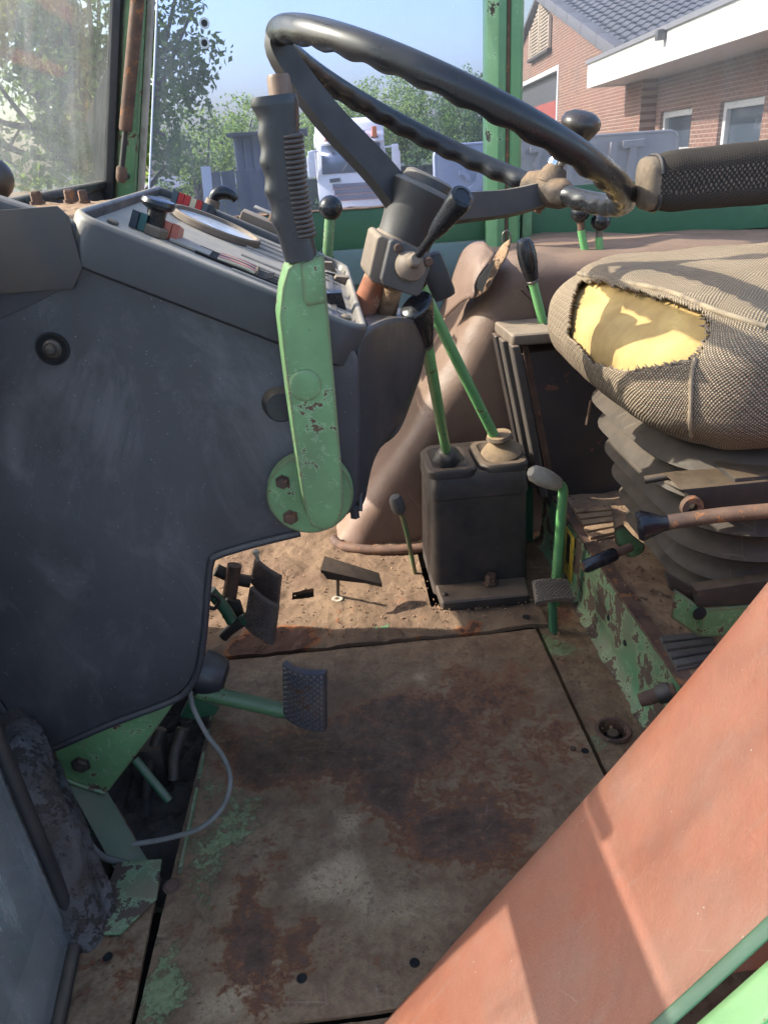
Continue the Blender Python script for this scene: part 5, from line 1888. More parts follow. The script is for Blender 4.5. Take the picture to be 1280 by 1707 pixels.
# backrest behind the cushion and the bracket that carries the armrest
bk_ = box('backrest', (.985, 1.015, .86), (.13, .50, .56), TWEED, seat, rot=(RAD(8), 'Y'), bev=.06, seg=6)
uv_ = bk_.data.uv_layers.new(name='UVMap')
for l_ in bk_.data.loops:
    c_ = bk_.data.vertices[l_.vertex_index].co
    uv_.data[l_.index].uv = (c_.z, c_.y + c_.x)
tube('armrest_bracket', [b_c - ax_ * .12, b_c + ax_ * .02 + Vector((0, .02, -.01)), Vector((.97, .86, .70)), Vector((.95, .86, .42))], .011, DARKMETAL, seat)

# ribbed mats lying on the platform
for lab, pts_, nrib, m, zz in (('piece of sandy ribbed rubber mat on the platform in front of the seat bellows', ((955, 852), (1018, 848), (1024, 895), (985, 905)), 5, DIRT, .006),
                               ('grey ribbed rubber mat on the platform by the red arch cover', ((1098, 1066), (1185, 1058), (1200, 1105), (1128, 1120)), 4, surf('grey_mat', (84, 79, 74), (68, 63, 59), 20, .8), .006)):
    mt = thing('ribbed_mat', lab, 'mat', at(pts_[0][0], pts_[0][1], z=ZP))
    c = [at(px, py, z=ZP + zz) for px, py in pts_]
    prism('backing', [p + Vector((0, 0, 0)) for p in c], (0, 0, .003), m, mt, bev=.0005)
    for i in range(nrib):
        t0, t1_ = (i + .12) / nrib, (i + .82) / nrib
        q = [c[0] + (c[3] - c[0]) * t0, c[1] + (c[2] - c[1]) * t0, c[1] + (c[2] - c[1]) * t1_, c[0] + (c[3] - c[0]) * t1_]
        prism('rib', [p + Vector((0, 0, .0025)) for p in q], (0, 0, .006), m, mt, bev=.0015)

sh = thing('catch_handle', 'short rusty brown handle stub on the platform riser by the red arch cover', 'handle', at(1080, 1165, y=.78))
n0, n1 = at(1125, 1150, y=.76), at(1066, 1168, y=.77)
dn = (n1 - n0).normalized()
lathe('stub', [(.0095, 0), (.010, (n1 - n0).length * .8), (.0085, (n1 - n0).length), (0, (n1 - n0).length)], n0, dn, RUST, sh, n=20)
lathe('collar', [(.0125, -.006), (.014, 0), (.0125, .012), (.0, .012)], n0 + dn * .012, dn, RUBBER, sh, n=20)

# =================================================================== LOWER LEFT CORNER
br = thing('console_bracket', 'light green console support bracket below the black side panel', 'bracket', at(150, 1300, y=.80))
bpts = [at(px, py, y=.795) for px, py in ((84, 1232), (150, 1200), (296, 1165), (262, 1214), (182, 1318), (170, 1322), (108, 1298), (100, 1285))]
prism('plate', bpts, (0, .008, 0), GREEN, br, bev=.0015)
q = [at(108, 1300, y=.80), at(176, 1322, y=.80), at(246, 1442, z=-.005), at(190, 1450, z=-.005)]
prism('leg', q, (0, .006, 0.0), GREEN_DARK, br, bev=.0015)
tube('weld_bead', [at(106, 1299, y=.793), at(140, 1312, y=.793), at(176, 1322, y=.793)], .003, GREEN, br, n=8)
bolt('bolt', at(135, 1275, y=.794), (0, -1, 0), .010, .006, DARKMETAL, br)
rod('stay_rod', [at(225, 1266, y=.83), at(282, 1335, y=.80)], .006, GREEN_DARK, br)
rod('thin_rod', [at(190, 1342, y=.80), at(240, 1428, y=.74)], .0032, RUST, br, n=8)
well = thing('floor_well', None, None, (-.3, .8, -.05), kind='structure')
stain_grid('dirty_well_bottom', -.5, -.236, .66, 1.10, 50, 70, -.045, .01, surf('dark_dirt', (72, 64, 56), (54, 48, 44), 16, .95, bump=.9, bscale=60, bdist=.006, chips=(48, 80, 62), chip_scale=20, chip_t=.66), well, [], None, .02)
prism('well_side', [(-.24, .66, -.07), (-.235, 1.09, -.07), (-.235, 1.09, .004), (-.245, .66, .004)], (.004, 0, 0), GREEN_WORN, well, bev=.001)
prism('sheet_flap', [at(px, py, z=.0) for px, py in ((196, 1440), (270, 1435), (262, 1500), (200, 1560), (150, 1560))], (0, 0, .003), GREEN_WORN, well, bev=.0005)
for k, (a, b) in enumerate((((205, 1280), (240, 1210)), ((245, 1330), (268, 1215)), ((290, 1300), (305, 1215)))):
    rod('dark_pipe', [at(*a, y=.84), at((a[0] + b[0]) / 2 - 6, (a[1] + b[1]) / 2, y=.86), at(*b, y=.88)], .009, DARKMETAL, well)
box('pipe_block', at(262, 1300, y=.88), (.05, .05, .16), DARKMETAL, well, bev=.008)
cbl = thing('loose_cable', 'thin grey cable looping down onto the floor from the console', 'cable')
cp_ = [(316, 1150, .82), (322, 1180, .80), (345, 1225, .78), (372, 1262, .76), (384, 1300, .735), (372, 1345, .715), (335, 1380, .70), (280, 1398, .70), (222, 1408, .70)]
tube('cable', spline([at(a, b, y=c) for a, b, c in cp_], 8), .0034, CABLE, cbl, n=10)
cb2 = thing('bent_cable', 'short bent cable end at the foot of the green console bracket', 'cable')
cp_ = [(110, 1320, .76), (140, 1390, .72), (165, 1425, .70), (200, 1438, .69), (238, 1448, .68)]
tube('cable', spline([at(a, b, y=c) for a, b, c in cp_], 8), .0045, CABLE, cb2, n=10)

# loose grit swept against the gear cover, the seams and the seat base
rn_ = random.Random(21)
bm = bmesh.new()
for i in range(900):
    k = rn_.random()
    if k < .45:
        x, y, z = rn_.uniform(-.3, .33), rn_.uniform(1.1, 1.45), .006
    elif k < .65:
        x, y, z = rn_.uniform(.14, .34), rn_.gauss(1.18, .012), .008
    elif k < .8:
        x, y, z = rn_.uniform(.33, .42), rn_.uniform(.8, 1.2), .001
    else:
        x, y, z = rn_.uniform(.44, .7), rn_.uniform(.75, 1.3), ZP + .008
    r = rn_.uniform(.0008, .0024)
    g = bmesh.ops.create_icosphere(bm, subdivisions=1, radius=r)
    for v in g['verts']:
        v.co *= rn_.uniform(.6, 1.3)
        v.co += Vector((x, y, z))
gr_ = fin('loose_grit', bm, DIRT, cab_floor, smooth=0)
gr_['kind'] = 'stuff'

# =================================================================== YARD (its own level frame, turned to the lean of the tractor at the end)
YARD = []
GZ = EYE - 2.35


def yt(o):
    YARD.append(o)
    return o


def ya(px, py, y):
    return at(px, py, y=y, yard=True)


gmat = surf('yard_paving', (112, 110, 108), (98, 96, 94), 1.2, .9, bump=.3, bscale=30, bdist=.01)
ground = yt(tag(prism('ground', [(-400, -60, GZ - .2), (400, -60, GZ - .2), (400, 900, GZ - .2), (-400, 900, GZ - .2)], (0, 0, .2), gmat, None, bev=0), kind='structure'))
lm = surf('lawn', (92, 128, 48), (74, 112, 40), 1.5, .95, bump=.8, bscale=12, bdist=.05)
lawn = yt(tag(prism('lawn', [(-60, 9, GZ), (-1.2, 9, GZ), (-1.2, 20, GZ), (-60, 20, GZ)], (0, 0, .06), lm, None, bev=0), kind='structure'))


def leaf_mat(name, a, b, tr):
    t = NT(name)
    o = t.t.nodes['Material Output']
    n1 = t.noise(1.3, 3)
    n2 = t.noise(17, 2)
    col = t.mix(t.map(n1, .35, .65), lin(a), lin(b))
    col = t.mix(t.map(n2, .5, .8, 0, .6), col, lin(tr))
    t.put(t.b.inputs['Base Color'], col)
    t.b.inputs['Roughness'].default_value = .5
    tl = t.n('ShaderNodeBsdfTranslucent')
    t.put(tl.inputs[0], t.mix(.5, col, lin(tr)))
    mx = t.n('ShaderNodeMixShader')
    mx.inputs[0].default_value = .55
    t.t.links.new(t.b.outputs[0], mx.inputs[1])
    t.t.links.new(tl.outputs[0], mx.inputs[2])
    t.t.links.new(mx.outputs[0], o.inputs['Surface'])
    return t.m


LEAF_A = leaf_mat('dark_tree_leaves', (62, 88, 44), (84, 108, 52), (150, 172, 74))
LEAF_B = leaf_mat('light_tree_leaves', (92, 122, 58), (116, 144, 70), (184, 200, 100))
LEAF_C = leaf_mat('hedge_leaves', (66, 96, 54), (86, 114, 60), (140, 166, 80))
BARK = surf('tree_bark', (74, 62, 52), (56, 48, 42), 6, .95, bump=1, bscale=20, bdist=.02)


def leaves(clumps, per, size, seed, shell=.55):
    rn = np.random.default_rng(seed)
    C_, R_ = [], []
    for (c, r) in clumps:
        k = max(4, int(per * r * r))
        d = rn.normal(size=(k, 3))
        d /= np.linalg.norm(d, axis=1)[:, None]
        rad = r * (shell + (1 - shell) * rn.random(k) ** .6) * (1 + .25 * rn.normal(size=k))
        C_.append(np.array(c) + d * rad[:, None] * np.array([1, 1, .85]))
    P = np.concatenate(C_)
    n = len(P)
    a = rn.normal(size=(n, 3))
    a /= np.linalg.norm(a, axis=1)[:, None]
    b = np.cross(a, rn.normal(size=(n, 3)))
    b /= np.linalg.norm(b, axis=1)[:, None]
    s = size * (.6 + .8 * rn.random(n))[:, None]
    bend = np.cross(a, b) * s * .25
    V = np.stack([P - a * s, P + b * s * .55 + bend, P + a * s, P - b * s * .55 + bend], 1).reshape(-1, 3)
    me = bpy.data.meshes.new('leaves')
    me.vertices.add(n * 4)
    me.vertices.foreach_set('co', V.ravel())
    me.loops.add(n * 4)
    me.loops.foreach_set('vertex_index', np.arange(n * 4))
    me.polygons.add(n)
    me.polygons.foreach_set('loop_start', np.arange(n) * 4)
    me.polygons.foreach_set('loop_total', np.full(n, 4))
    me.update()
    me.validate()
    return me


def tree(label, base, h, crown, nclump, lmat, size, per, seed, trunk_r=.2, cz=.62, group='trees behind the yard', limbs=9):
    """crown: (rx, ry, rz) half sizes"""
    rn = random.Random(seed)
    base = Vector(base)
    t = yt(thing('tree', label, 'tree', base, group))
    cc = base + Vector((0, 0, h * cz))
    cl = []
    while len(cl) < nclump:
        p = Vector((rn.uniform(-1, 1), rn.uniform(-1, 1), rn.uniform(-1, 1)))
        if p.length < 1:
            p = p * (0.55 + .45 * p.length)
            q = cc + Vector((p.x * crown[0], p.y * crown[1], p.z * crown[2]))
            cl.append((tuple(q), rn.uniform(.12, .27) * min(crown)))
    me = leaves(cl, per, size, seed)
    me.materials.append(lmat)
    o = new_obj('crown', me, t)
    bm = bmesh.new()
    top_ = base + Vector((rn.uniform(-.3, .3), 0, h * .8))
    tr = spline([base - Vector((0, 0, .1)), base + Vector((.05, 0, h * .25)), base + Vector((-.08, .05, h * .5)), top_], 5)
    tube_bm(bm, tr, [trunk_r * (1 - .8 * i / (len(tr) - 1)) + .02 for i in range(len(tr))], 10)
    for k in range(limbs):
        e = Vector(cl[k % len(cl)][0])
        s_ = tr[int(len(tr) * rn.uniform(.35, .8))]
        tube_bm(bm, spline([s_, (s_ + e) / 2 + Vector((0, 0, -.1 * h * .3)), e], 4), [trunk_r * .34 * (1 - .8 * i / 8) + .008 for i in range(9)], 6)
    fin('trunk', bm, BARK, t, smooth=60)
    return t


def gp_(px, y):
    p = ya(px, 260, y)
    return Vector((p.x, p.y, GZ))


# large tree seen through windscreen and side window
tree('large dark leafy tree rising behind the front pillar and side window', gp_(150, 13), 6.4, (1.95, 1.8, 2.6), 170, LEAF_A, .06, 800, 3, .19, .66, limbs=26)
tree('leafy tree at the far left seen through the dirty windscreen', gp_(-60, 12), 6.6, (2.2, 1.8, 2.7), 70, LEAF_B, .06, 520, 4, .17, .62, limbs=16)
tree('low bushy tree behind the dark shed left of the handbrake grip', gp_(400, 30), 4.75, (2.5, 1.8, 1.7), 90, LEAF_B, .065, 520, 5, .2, .66)
tree('dark tree between the large tree and the shed', gp_(325, 26), 4.0, (2.2, 1.6, 1.9), 80, LEAF_A, .065, 520, 15, .2, .55)
tree('round green tree behind the white truck', gp_(585, 44), 5.6, (5.0, 3.0, 2.4), 120, LEAF_B, .085, 330, 6, .3, .6)
tree('tall green tree right of the truck behind the steering wheel', gp_(690, 46), 6.4, (4.6, 3.0, 2.8), 120, LEAF_B, .085, 330, 7, .3, .6)
tree('green tree beside the rear cab pillar', gp_(775, 42), 5.6, (3.2, 2.6, 2.6), 90, LEAF_C, .085, 330, 8, .3, .58)
# hedges
def hedge(label, x0p, x1p, y, h, d, seed, m, sz=.09, per=240):
    a, b = gp_(x0p, y), gp_(x1p, y)
    rn = random.Random(seed)
    hd = yt(thing('hedge', label, 'hedge', (a + b) / 2, 'hedges behind the yard'))
    L_ = (b - a).length
    cl = []
    for i in range(int(L_ * 6)):
        q = a + (b - a) * rn.random() + Vector((0, rn.uniform(-d, d), rn.uniform(.15, h)))
        cl.append((tuple(q), rn.uniform(.25, .5)))
    me = leaves(cl, per, sz, seed)
    me.materials.append(m)
    new_obj('foliage', me, hd)
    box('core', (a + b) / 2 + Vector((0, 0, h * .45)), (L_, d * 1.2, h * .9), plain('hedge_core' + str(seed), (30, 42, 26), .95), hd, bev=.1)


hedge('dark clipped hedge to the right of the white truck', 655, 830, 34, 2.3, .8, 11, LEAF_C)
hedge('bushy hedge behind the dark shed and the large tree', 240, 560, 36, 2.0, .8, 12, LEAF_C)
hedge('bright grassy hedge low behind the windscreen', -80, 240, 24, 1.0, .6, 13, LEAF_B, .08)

# dark shed behind the side window
sx0, sx1 = ya(392, 260, 17), ya(508, 260, 17)
shed = yt(thing('dark_shed', 'dark blue grey shed behind the side window left of the truck', 'shed', (sx0.x, 17, GZ)))
sm = surf('dark_shed_cladding', (84, 90, 104), (94, 99, 112), .8, .7, bump=.1)
zt_ = ya(450, 224, 17).z
box('body', ((sx0.x + sx1.x) / 2, 18, (zt_ + GZ) / 2), (sx1.x - sx0.x, 2, zt_ - GZ), sm, shed, bev=.02)
nb_ = 8
for i in range(nb_):
    x = sx0.x + (sx1.x - sx0.x) * (i + .5) / nb_
    box('cladding_board', (x, 16.985, (zt_ + GZ) / 2), ((sx1.x - sx0.x) / nb_ - .02, .03, zt_ - GZ - .02), sm, shed, bev=.006)
box('roof_edge', ((sx0.x + sx1.x) / 2, 17.9, zt_ + .03), (sx1.x - sx0.x + .2, 2.4, .07), plain('shed_roof', (60, 64, 72), .6), shed, bev=.01)
f0, f1 = ya(345, 300, 15), ya(395, 300, 15)
fen = yt(thing('dark_fence', 'low dark board fence beside the dark shed', 'fence', (f0.x, 15, GZ)))
fz = ya(370, 285, 15).z
for i in range(6):
    x = f0.x + (f1.x + 1.0 - f0.x) * (i + .5) / 6
    box('board', (x, 15, (fz + GZ) / 2), ((f1.x + 1.0 - f0.x) / 6 - .015, .03, fz - GZ), sm, fen, bev=.004)
pst = yt(thing('white_post', 'pale board post standing before the dark fence', 'post', gp_(337, 12)))
w0, w1 = ya(329, 290, 12), ya(345, 290, 12)
zt2 = ya(335, 277, 12).z
box('board', ((w0.x + w1.x) / 2, 12, (zt2 + GZ) / 2), (w1.x - w0.x, .04, zt2 - GZ), plain('pale_board', (196, 198, 196), .6), pst, rot=(RAD(3), 'Y'), bev=.006)
box('foot', ((w0.x + w1.x) / 2, 12, GZ + .05), (.4, .3, .1), plain('post_foot', (140, 140, 138), .8), pst, bev=.01)
# far house on the left
hx0, hx1 = ya(92, 250, 40), ya(162, 250, 40)
hs_ = yt(thing('far_house', 'far grey house with dark roof seen through the windscreen', 'house', (hx0.x, 40, GZ)))
ze, zr = ya(120, 262, 40).z, ya(120, 226, 40).z
box('wall', ((hx0.x + hx1.x) / 2, 43, (ze + GZ) / 2), (hx1.x - hx0.x, 6, ze - GZ), plain('far_wall', (170, 160, 150), .8), hs_, bev=.02)
prism('roof', [(hx0.x - .3, 39.6, ze), (hx1.x + .3, 39.6, ze), (hx1.x - .2, 43, zr), (hx0.x + .2, 43, zr)], (0, 0, .15), plain('far_roof', (66, 62, 66), .7), hs_, bev=.01)
prism('roof', [(hx0.x - .3, 46.4, ze), (hx1.x + .3, 46.4, ze), (hx1.x - .2, 43.01, zr), (hx0.x + .2, 43.01, zr)], (0, 0, .15), plain('far_roof_back', (66, 62, 66), .7), hs_, bev=.01)
for fx in (.3, .7):
    box('window', (hx0.x + (hx1.x - hx0.x) * fx, 39.97, GZ + 1.5), (.9, .06, 1.1), plain('far_window' + str(fx), (60, 70, 80), .1), hs_, bev=.01)

# =================================================================== TRUCK
TY = 26.0
TWHITE = surf('white_truck_paint', (250, 246, 232), (246, 241, 226), 2, .3, bump=.01)
tx0, tx1 = ya(526, 260, TY).x, ya(646, 260, TY).x
TC = (tx0 + tx1) / 2
TWd = tx1 - tx0
tr = yt(thing('white_truck', 'white truck with orange roof lamps facing the tractor', 'truck', (TC, TY, GZ)))
tz = lambda py: ya(585, py, TY).z
zroof, zvis, zwt, zwb, zbum = tz(194), tz(233), tz(238), tz(288), tz(346)


def tbx(px):
    return ya(px, 270, TY).x


def front_loft(name, secs, mat, y0=0.0):
    """secs: (z, half width, y of the front) -> closed shell running back"""
    bm = bmesh.new()
    rows = []
    for z, hw, yf in secs:
        row = []
        for k in range(13):
            a = -1 + 2 * k / 12
            row.append(bm.verts.new((TC + hw * a, TY + yf + .14 * abs(a) ** 4, z)))
        row.append(bm.verts.new((TC + hw, TY + 2.2, z)))
        row.append(bm.verts.new((TC - hw, TY + 2.2, z)))
        rows.append(row)
    n = 15
    for a, b in zip(rows, rows[1:]):
        for k in range(n):
            bm.faces.new((a[k], a[(k + 1) % n], b[(k + 1) % n], b[k]))
    bm.faces.new(rows[-1])
    bm.faces.new(rows[0][::-1])
    return fin(name, bm, mat, tr, smooth=40)


hwid = TWd / 2
front_loft('cab', [(zbum - .45, hwid * .97, .02), (zbum + .3, hwid, 0), (zwb - .06, hwid, .04), (zwb, hwid * .985, .06), (zwt, hwid * .96, .22), (zvis + .1, hwid * .95, .24), (zroof - .55, hwid * .97, .18), (zroof - .2, hwid * .95, .3), (zroof - .05, hwid * .9, .5), (zroof, hwid * .8, .7)], TWHITE)
bm = bmesh.new()
wsp = [(-.86, zwb + .02), (.86, zwb + .02), (.82, zwt - .02), (-.82, zwt - .02)]
q = [bm.verts.new((TC + hwid * a, TY + (.03 if z < (zwb + zwt) / 2 else .19), z)) for a, z in wsp]
bm.faces.new(q)
TG = plain('truck_glass', (70, 84, 100), .12)
wsn = fin('windscreen', bm, TG, tr)
wsn.modifiers.new('s', 'SOLIDIFY').thickness = .03
for dx in (-.35, .35):
    tube('wiper', [(TC + dx, TY + .0, zwb + .03), (TC + dx + .3, TY + .06, zwb + .4)], .015, RUBBER, tr, n=6)
prism('sun_visor', [(TC - hwid * .9, TY - .02, zwt + .02), (TC + hwid * .9, TY - .02, zwt + .02), (TC + hwid * .93, TY + .2, zvis + .22), (TC - hwid * .93, TY + .2, zvis + .22)], (0, .06, 0), TWHITE, tr, bev=.02)
box('name_plate', (TC - .1, TY + .14, tz(227)), (1.15, .06, .34), plain('roof_sign', (196, 204, 218), .4), tr, bev=.02)
OR = plain('orange_lamp', (226, 120, 50), .35)
for px, py in ((549, 223), (627, 221)):
    box('roof_lamp', (tbx(px), TY + .05, tz(py)), (.15, .16, .3), OR, tr, bev=.03)
    box('lamp_bracket', (tbx(px), TY + .10, tz(py + 9)), (.22, .12, .05), RUBBER, tr, bev=.01)
for sgn, pxm in ((-1, 520), (1, 660)):
    mx = tbx(pxm)
    box('mirror', (mx, TY + .1, tz(255 if sgn < 0 else 252)), (.22, .25, .28), TWHITE, tr, bev=.05)
    box('mirror', (mx + .02 * sgn, TY + .1, tz(273)), (.26, .25, .62), TWHITE, tr, bev=.06)
    tube('mirror_arm', [(TC + sgn * hwid * .93, TY + .2, tz(248)), (mx, TY + .12, tz(247))], .03, TWHITE, tr, n=8)
for i, (py, w) in enumerate(((308, .72), (318, .68), (328, .63))):
    box('grille_bar', (TC + .08, TY - .012, tz(py)), (TWd * w * .92, .05, .12), plain('grille_grey' + str(i), (112, 110, 120), .5), tr, bev=.02)
    box('grille_lip', (TC + .08, TY - .008, tz(py) - .085), (TWd * w * .95, .05, .035), plain('grille_red' + str(i), (176, 120, 118), .5), tr, bev=.01)
box('badge', (tbx(556), TY - .005, tz(298)), (.34, .03, .11), plain('badge_dark', (56, 58, 66), .4), tr, rot=(RAD(-4), 'Y'), bev=.02)
box('bumper', (TC, TY - .05, zbum - .28), (TWd * 1.01, .5, .5), TWHITE, tr, bev=.08)
for sgn in (-1, 1):
    box('headlight', (TC + sgn * hwid * .74, TY - .28, zbum - .1), (.5, .08, .2), plain('headlight' + str(sgn), (210, 214, 220), .15), tr, bev=.03)
    lathe('wheel', [(0, -.16), (.5, -.16), (.52, -.1), (.52, .1), (.5, .16), (0, .16)], (TC + sgn * (hwid - .2), TY + .9, GZ + .52), (1, 0, 0), RUBBER, tr, n=28)
    box('door_handle', (TC + sgn * hwid, TY + 1.1, zwb - .2), (.05, .25, .06), RUBBER, tr, bev=.01)
    box('side_window', (TC + sgn * hwid * .97, TY + 1.0, (zwb + zwt) / 2), (.05, .9, .75), TG, tr, bev=.02)
box('chassis', (TC, TY + 4, GZ + .9), (TWd * .6, 6, .4), RUBBER, tr, bev=.03)
box('cargo_box', (TC, TY + 5.4, (zroof - .3 + GZ + 1.1) / 2), (TWd * .98, 6, zroof - .3 - GZ - 1.1), TWHITE, tr, bev=.05)

# =================================================================== EMBOSSED TAILGATE
EY_ = 3.6
eg = yt(thing('metal_tailgate', 'silver grey pressed metal tailgate with large embossed letters', 'tailgate', (ya(930, 300, EY_).x, EY_, GZ)))
EM = surf('silver_grey_sheet', (178, 180, 184), (168, 170, 176), 3, .45, metal=.25, bump=.05)
e0, e1 = ya(722, 240, EY_), ya(1135, 214, EY_)
ew = e1.x - e0.x
ez1 = (e0.z + e1.z) / 2
eh = .62
bm = bmesh.new()
rings = []
for ins, dy in ((0, .03), (0, .004), (.004, 0), (.010, .0), (.013, .004)):
    rings.append([bm.verts.new((e0.x + ins + a, EY_ + dy, ez1 - eh + ins + b)) for a, b in rrect(ew - 2 * ins, eh - 2 * ins, .05 - ins, 7)])
for a, b in zip(rings, rings[1:]):
    for k in range(len(a)):
        bm.faces.new((a[k], a[(k + 1) % len(a)], b[(k + 1) % len(a)], b[k]))
bm.faces.new(rings[-1])
bm.faces.new(rings[0][::-1])
fin('panel', bm, EM, eg, smooth=40)
def stroke(name, pts_, w, closed=False):
    P = [ya(px, py, EY_ + .004) for px, py in pts_]
    P = [Vector((p.x, EY_ + .004, p.z)) for p in P]
    bm = bmesh.new()
    rows = []
    for i, p in enumerate(P):
        a, b = P[max(i - 1, 0)], P[min(i + 1, len(P) - 1)]
        t = (b - a).normalized()
        n = Vector((-t.z, 0, t.x))
        rows.append([bm.verts.new(p + n * (w * s_) + Vector((0, d_, 0))) for s_, d_ in ((-.5, 0), (-.40, -.020), (.40, -.020), (.5, 0))])
    for a, b in zip(rows, rows[1:]):
        for k in range(3):
            bm.faces.new((a[k], a[k + 1], b[k + 1], b[k]))
    bm.faces.new(rows[0])
    bm.faces.new(rows[-1][::-1])
    return fin(name, bm, EM, eg, smooth=20)


LW = .036
arc = [(763 + 38 * math.cos(a), 288 + 36 * math.sin(a)) for a in np.linspace(RAD(-120), RAD(100), 14)]
stroke('embossed_letter', arc + [(757, 324)], LW)
stroke('embossed_letter', [(764, 287), (772, 287), (780, 294), (778, 300)], LW * .7)
stroke('embossed_letter', [(869, 245), (869, 262)], LW * .7)
stroke('embossed_letter', [(882, 250), (900, 250), (892, 275), (903, 305)], LW * .8)
stroke('embossed_letter', [(918, 265), (948, 262), (948, 300)], LW * .8)
stroke('embossed_letter', [(985, 238), (982, 300)], LW)
stroke('embossed_letter', [(1022, 236), (1014, 298)], LW)
stroke('embossed_letter', [(1036, 241), (1072, 237)], LW)
stroke('embossed_letter', [(1054, 243), (1047, 296)], LW)
for fx in (.15, .85):
    box('support_leg', (e0.x + ew * fx, EY_ + .06, (ez1 - .3 + GZ) / 2), (.06, .06, ez1 - .3 - GZ), plain('leg_grey' + str(fx), (90, 90, 92), .6), eg, bev=.005)

# =================================================================== BRICK BUILDING
def hdir(px, py):
    d = ray(px, py, True)
    return Vector((d.x, d.y, 0)).normalized()


BD = hdir(608, 260)
BN = Vector((-BD.y, BD.x, 0))
W0 = ya(1065, 214, 16)
W0 = Vector((W0.x, W0.y, GZ))
BM_ = Matrix((( BD.x, BN.x, 0, W0.x), (BD.y, BN.y, 0, W0.y), (0, 0, 1, W0.z), (0, 0, 0, 1)))


def bw_(px, py, off=0.0):
    p = onp(px, py, W0 + BN * off, BN, True) - W0
    return p.dot(BD), p.z


def brick(name, c1, c2, mort):
    t = NT(name)
    x = t.n('ShaderNodeSeparateXYZ')
    t.t.links.new(t.obj, x.inputs[0])
    c = t.n('ShaderNodeCombineXYZ')
    t.t.links.new(x.outputs[0], c.inputs[0])
    t.t.links.new(x.outputs[2], c.inputs[1])
    b = t.n('ShaderNodeTexBrick')
    b.inputs['Scale'].default_value = 1
    b.inputs['Brick Width'].default_value = .22
    b.inputs['Row Height'].default_value = .0675
    b.inputs['Mortar Size'].default_value = .0075
    b.inputs['Mortar Smooth'].default_value = .3
    b.inputs['Color1'].default_value = lin(c1)
    b.inputs['Color2'].default_value = lin(c2)
    b.inputs['Mortar'].default_value = lin(mort)
    t.t.links.new(c.outputs[0], b.inputs[0])
    col = t.mix(t.map(t.noise(.8, 4), .4, .65, 0, .35), b.outputs[0], lin((150, 110, 96)))
    bp_ = t.n('ShaderNodeBump')
    bp_.inputs['Strength'].default_value = .6
    bp_.inputs['Distance'].default_value = .008
    bp_.invert = True
    t.t.links.new(b.outputs[1], bp_.inputs['Height'])
    t.t.links.new(bp_.outputs[0], t.b.inputs['Normal'])
    return t.done(col, .9, 0, .2)


BRICK = brick('red_brown_brickwork', (134, 106, 92), (116, 92, 80), (176, 164, 150))
bld = thing('brick_building', 'red brick building with grey tiled gable roof and white flat roof edge', 'building', W0)
bld.matrix_world = BM_
yt(bld)


def lq(s, n_, z):
    return Vector((s, n_, z))


def lprism(name, pts_, ext, mat, parent=bld, bev=.0):
    return prism(name, [lq(*p) for p in pts_], ext, mat, parent, bev=bev, local=True)


vA, vB = bw_(912, 0), bw_(1021, 80)
slope = (vA[1] - vB[1]) / (vA[0] - vB[0])
FO = .78
fb_far, fb_near = bw_(978, 145, FO), bw_(1280, 51, FO)
ft_far, ft_near = bw_(981, 101, FO), bw_(1245, 0, FO)
zb_, zt_f = (fb_far[1] + fb_near[1]) / 2, (ft_far[1] + ft_near[1]) / 2
s_ap = bw_(903, 50)[0]
z_ap = vB[1] + slope * (s_ap - vB[0])
z_e0 = vB[1] + slope * (0 - vB[0])
s_e = vB[0] + (zt_f + .10 - vB[1]) / slope
z_e1 = vB[1] + slope * (s_e - vB[0])
# gable wall with the doorway cut out of it
dL, dR = bw_(868, 137), bw_(932, 108)
s_far, s_near, z_door = dL[0] + 2.5, dR[0], (dL[1] + dR[1]) / 2
s_end = 2 * s_ap
lprism('gable_wall', [(0, 0, 0), (s_near, 0, 0), (s_near, 0, z_door), (s_far, 0, z_door), (s_far, 0, 0), (s_end, 0, 0), (s_end, 0, z_e0), (s_ap, 0, z_ap), (0, 0, z_e0)], (0, -.3, 0), BRICK)
lprism('end_wall', [(0, -.3, 0), (.28, -.3, 0), (.28, -.3, z_e0), (0, -.3, z_e0)], (0, -8, 0), BRICK)
WF = plain('white_frame', (214, 220, 220), .4)
RD = plain('red_door_paint', (158, 84, 80), .45)
GW = plain('building_glass', (66, 80, 92), .08)
dr = lprism('garage_door', [(s_near, -.16, 0), (s_far, -.16, 0), (s_far, -.16, z_door), (s_near, -.16, z_door)], (0, -.06, 0), plain('door_dark', (80, 84, 92), .4))
for nm, pq_ in (('door_frame', [(s_near, z_door - .12, s_far, z_door)]), ('door_frame', [(s_near, 0, s_near + .14, z_door - .12)]), ('door_frame', [(s_far - .14, 0, s_far, z_door - .12)])):
    for a, z0_, b, z1_ in pq_:
        lprism(nm, [(a, .02, z0_), (b, .02, z0_), (b, .02, z1_), (a, .02, z1_)], (0, -.16, 0), WF, dr)
ra_, rb2 = bw_(885, 160, -.15), bw_(930, 140, -.15)
zr0 = z_door - 1.15
W_ = s_far - s_near
lprism('door_panel', [(s_near + .15, -.13, zr0 - .15), (s_far - 1.0, -.13, zr0 - .15), (s_far - 1.0, -.13, zr0 + .35), (s_near + .15, -.13, zr0 + .35)], (0, -.05, 0), RD, dr)
nw = 4
for i in range(nw):
    a = s_near + .25 + (W_ - 1.4) * i / nw
    b = a + (W_ - 1.4) / nw - .14
    lprism('door_window', [(a, -.135, zr0 - 1.35), (b, -.135, zr0 - 1.35), (b, -.135, zr0 - .2), (a, -.135, zr0 - .2)], (0, -.03, 0), GW, dr)
    lprism('door_bar', [(b, -.12, zr0 - 1.4), (b + .14, -.12, zr0 - 1.4), (b + .14, -.12, zr0 - .15), (b, -.12, zr0 - .15)], (0, -.05, 0), RD, dr)
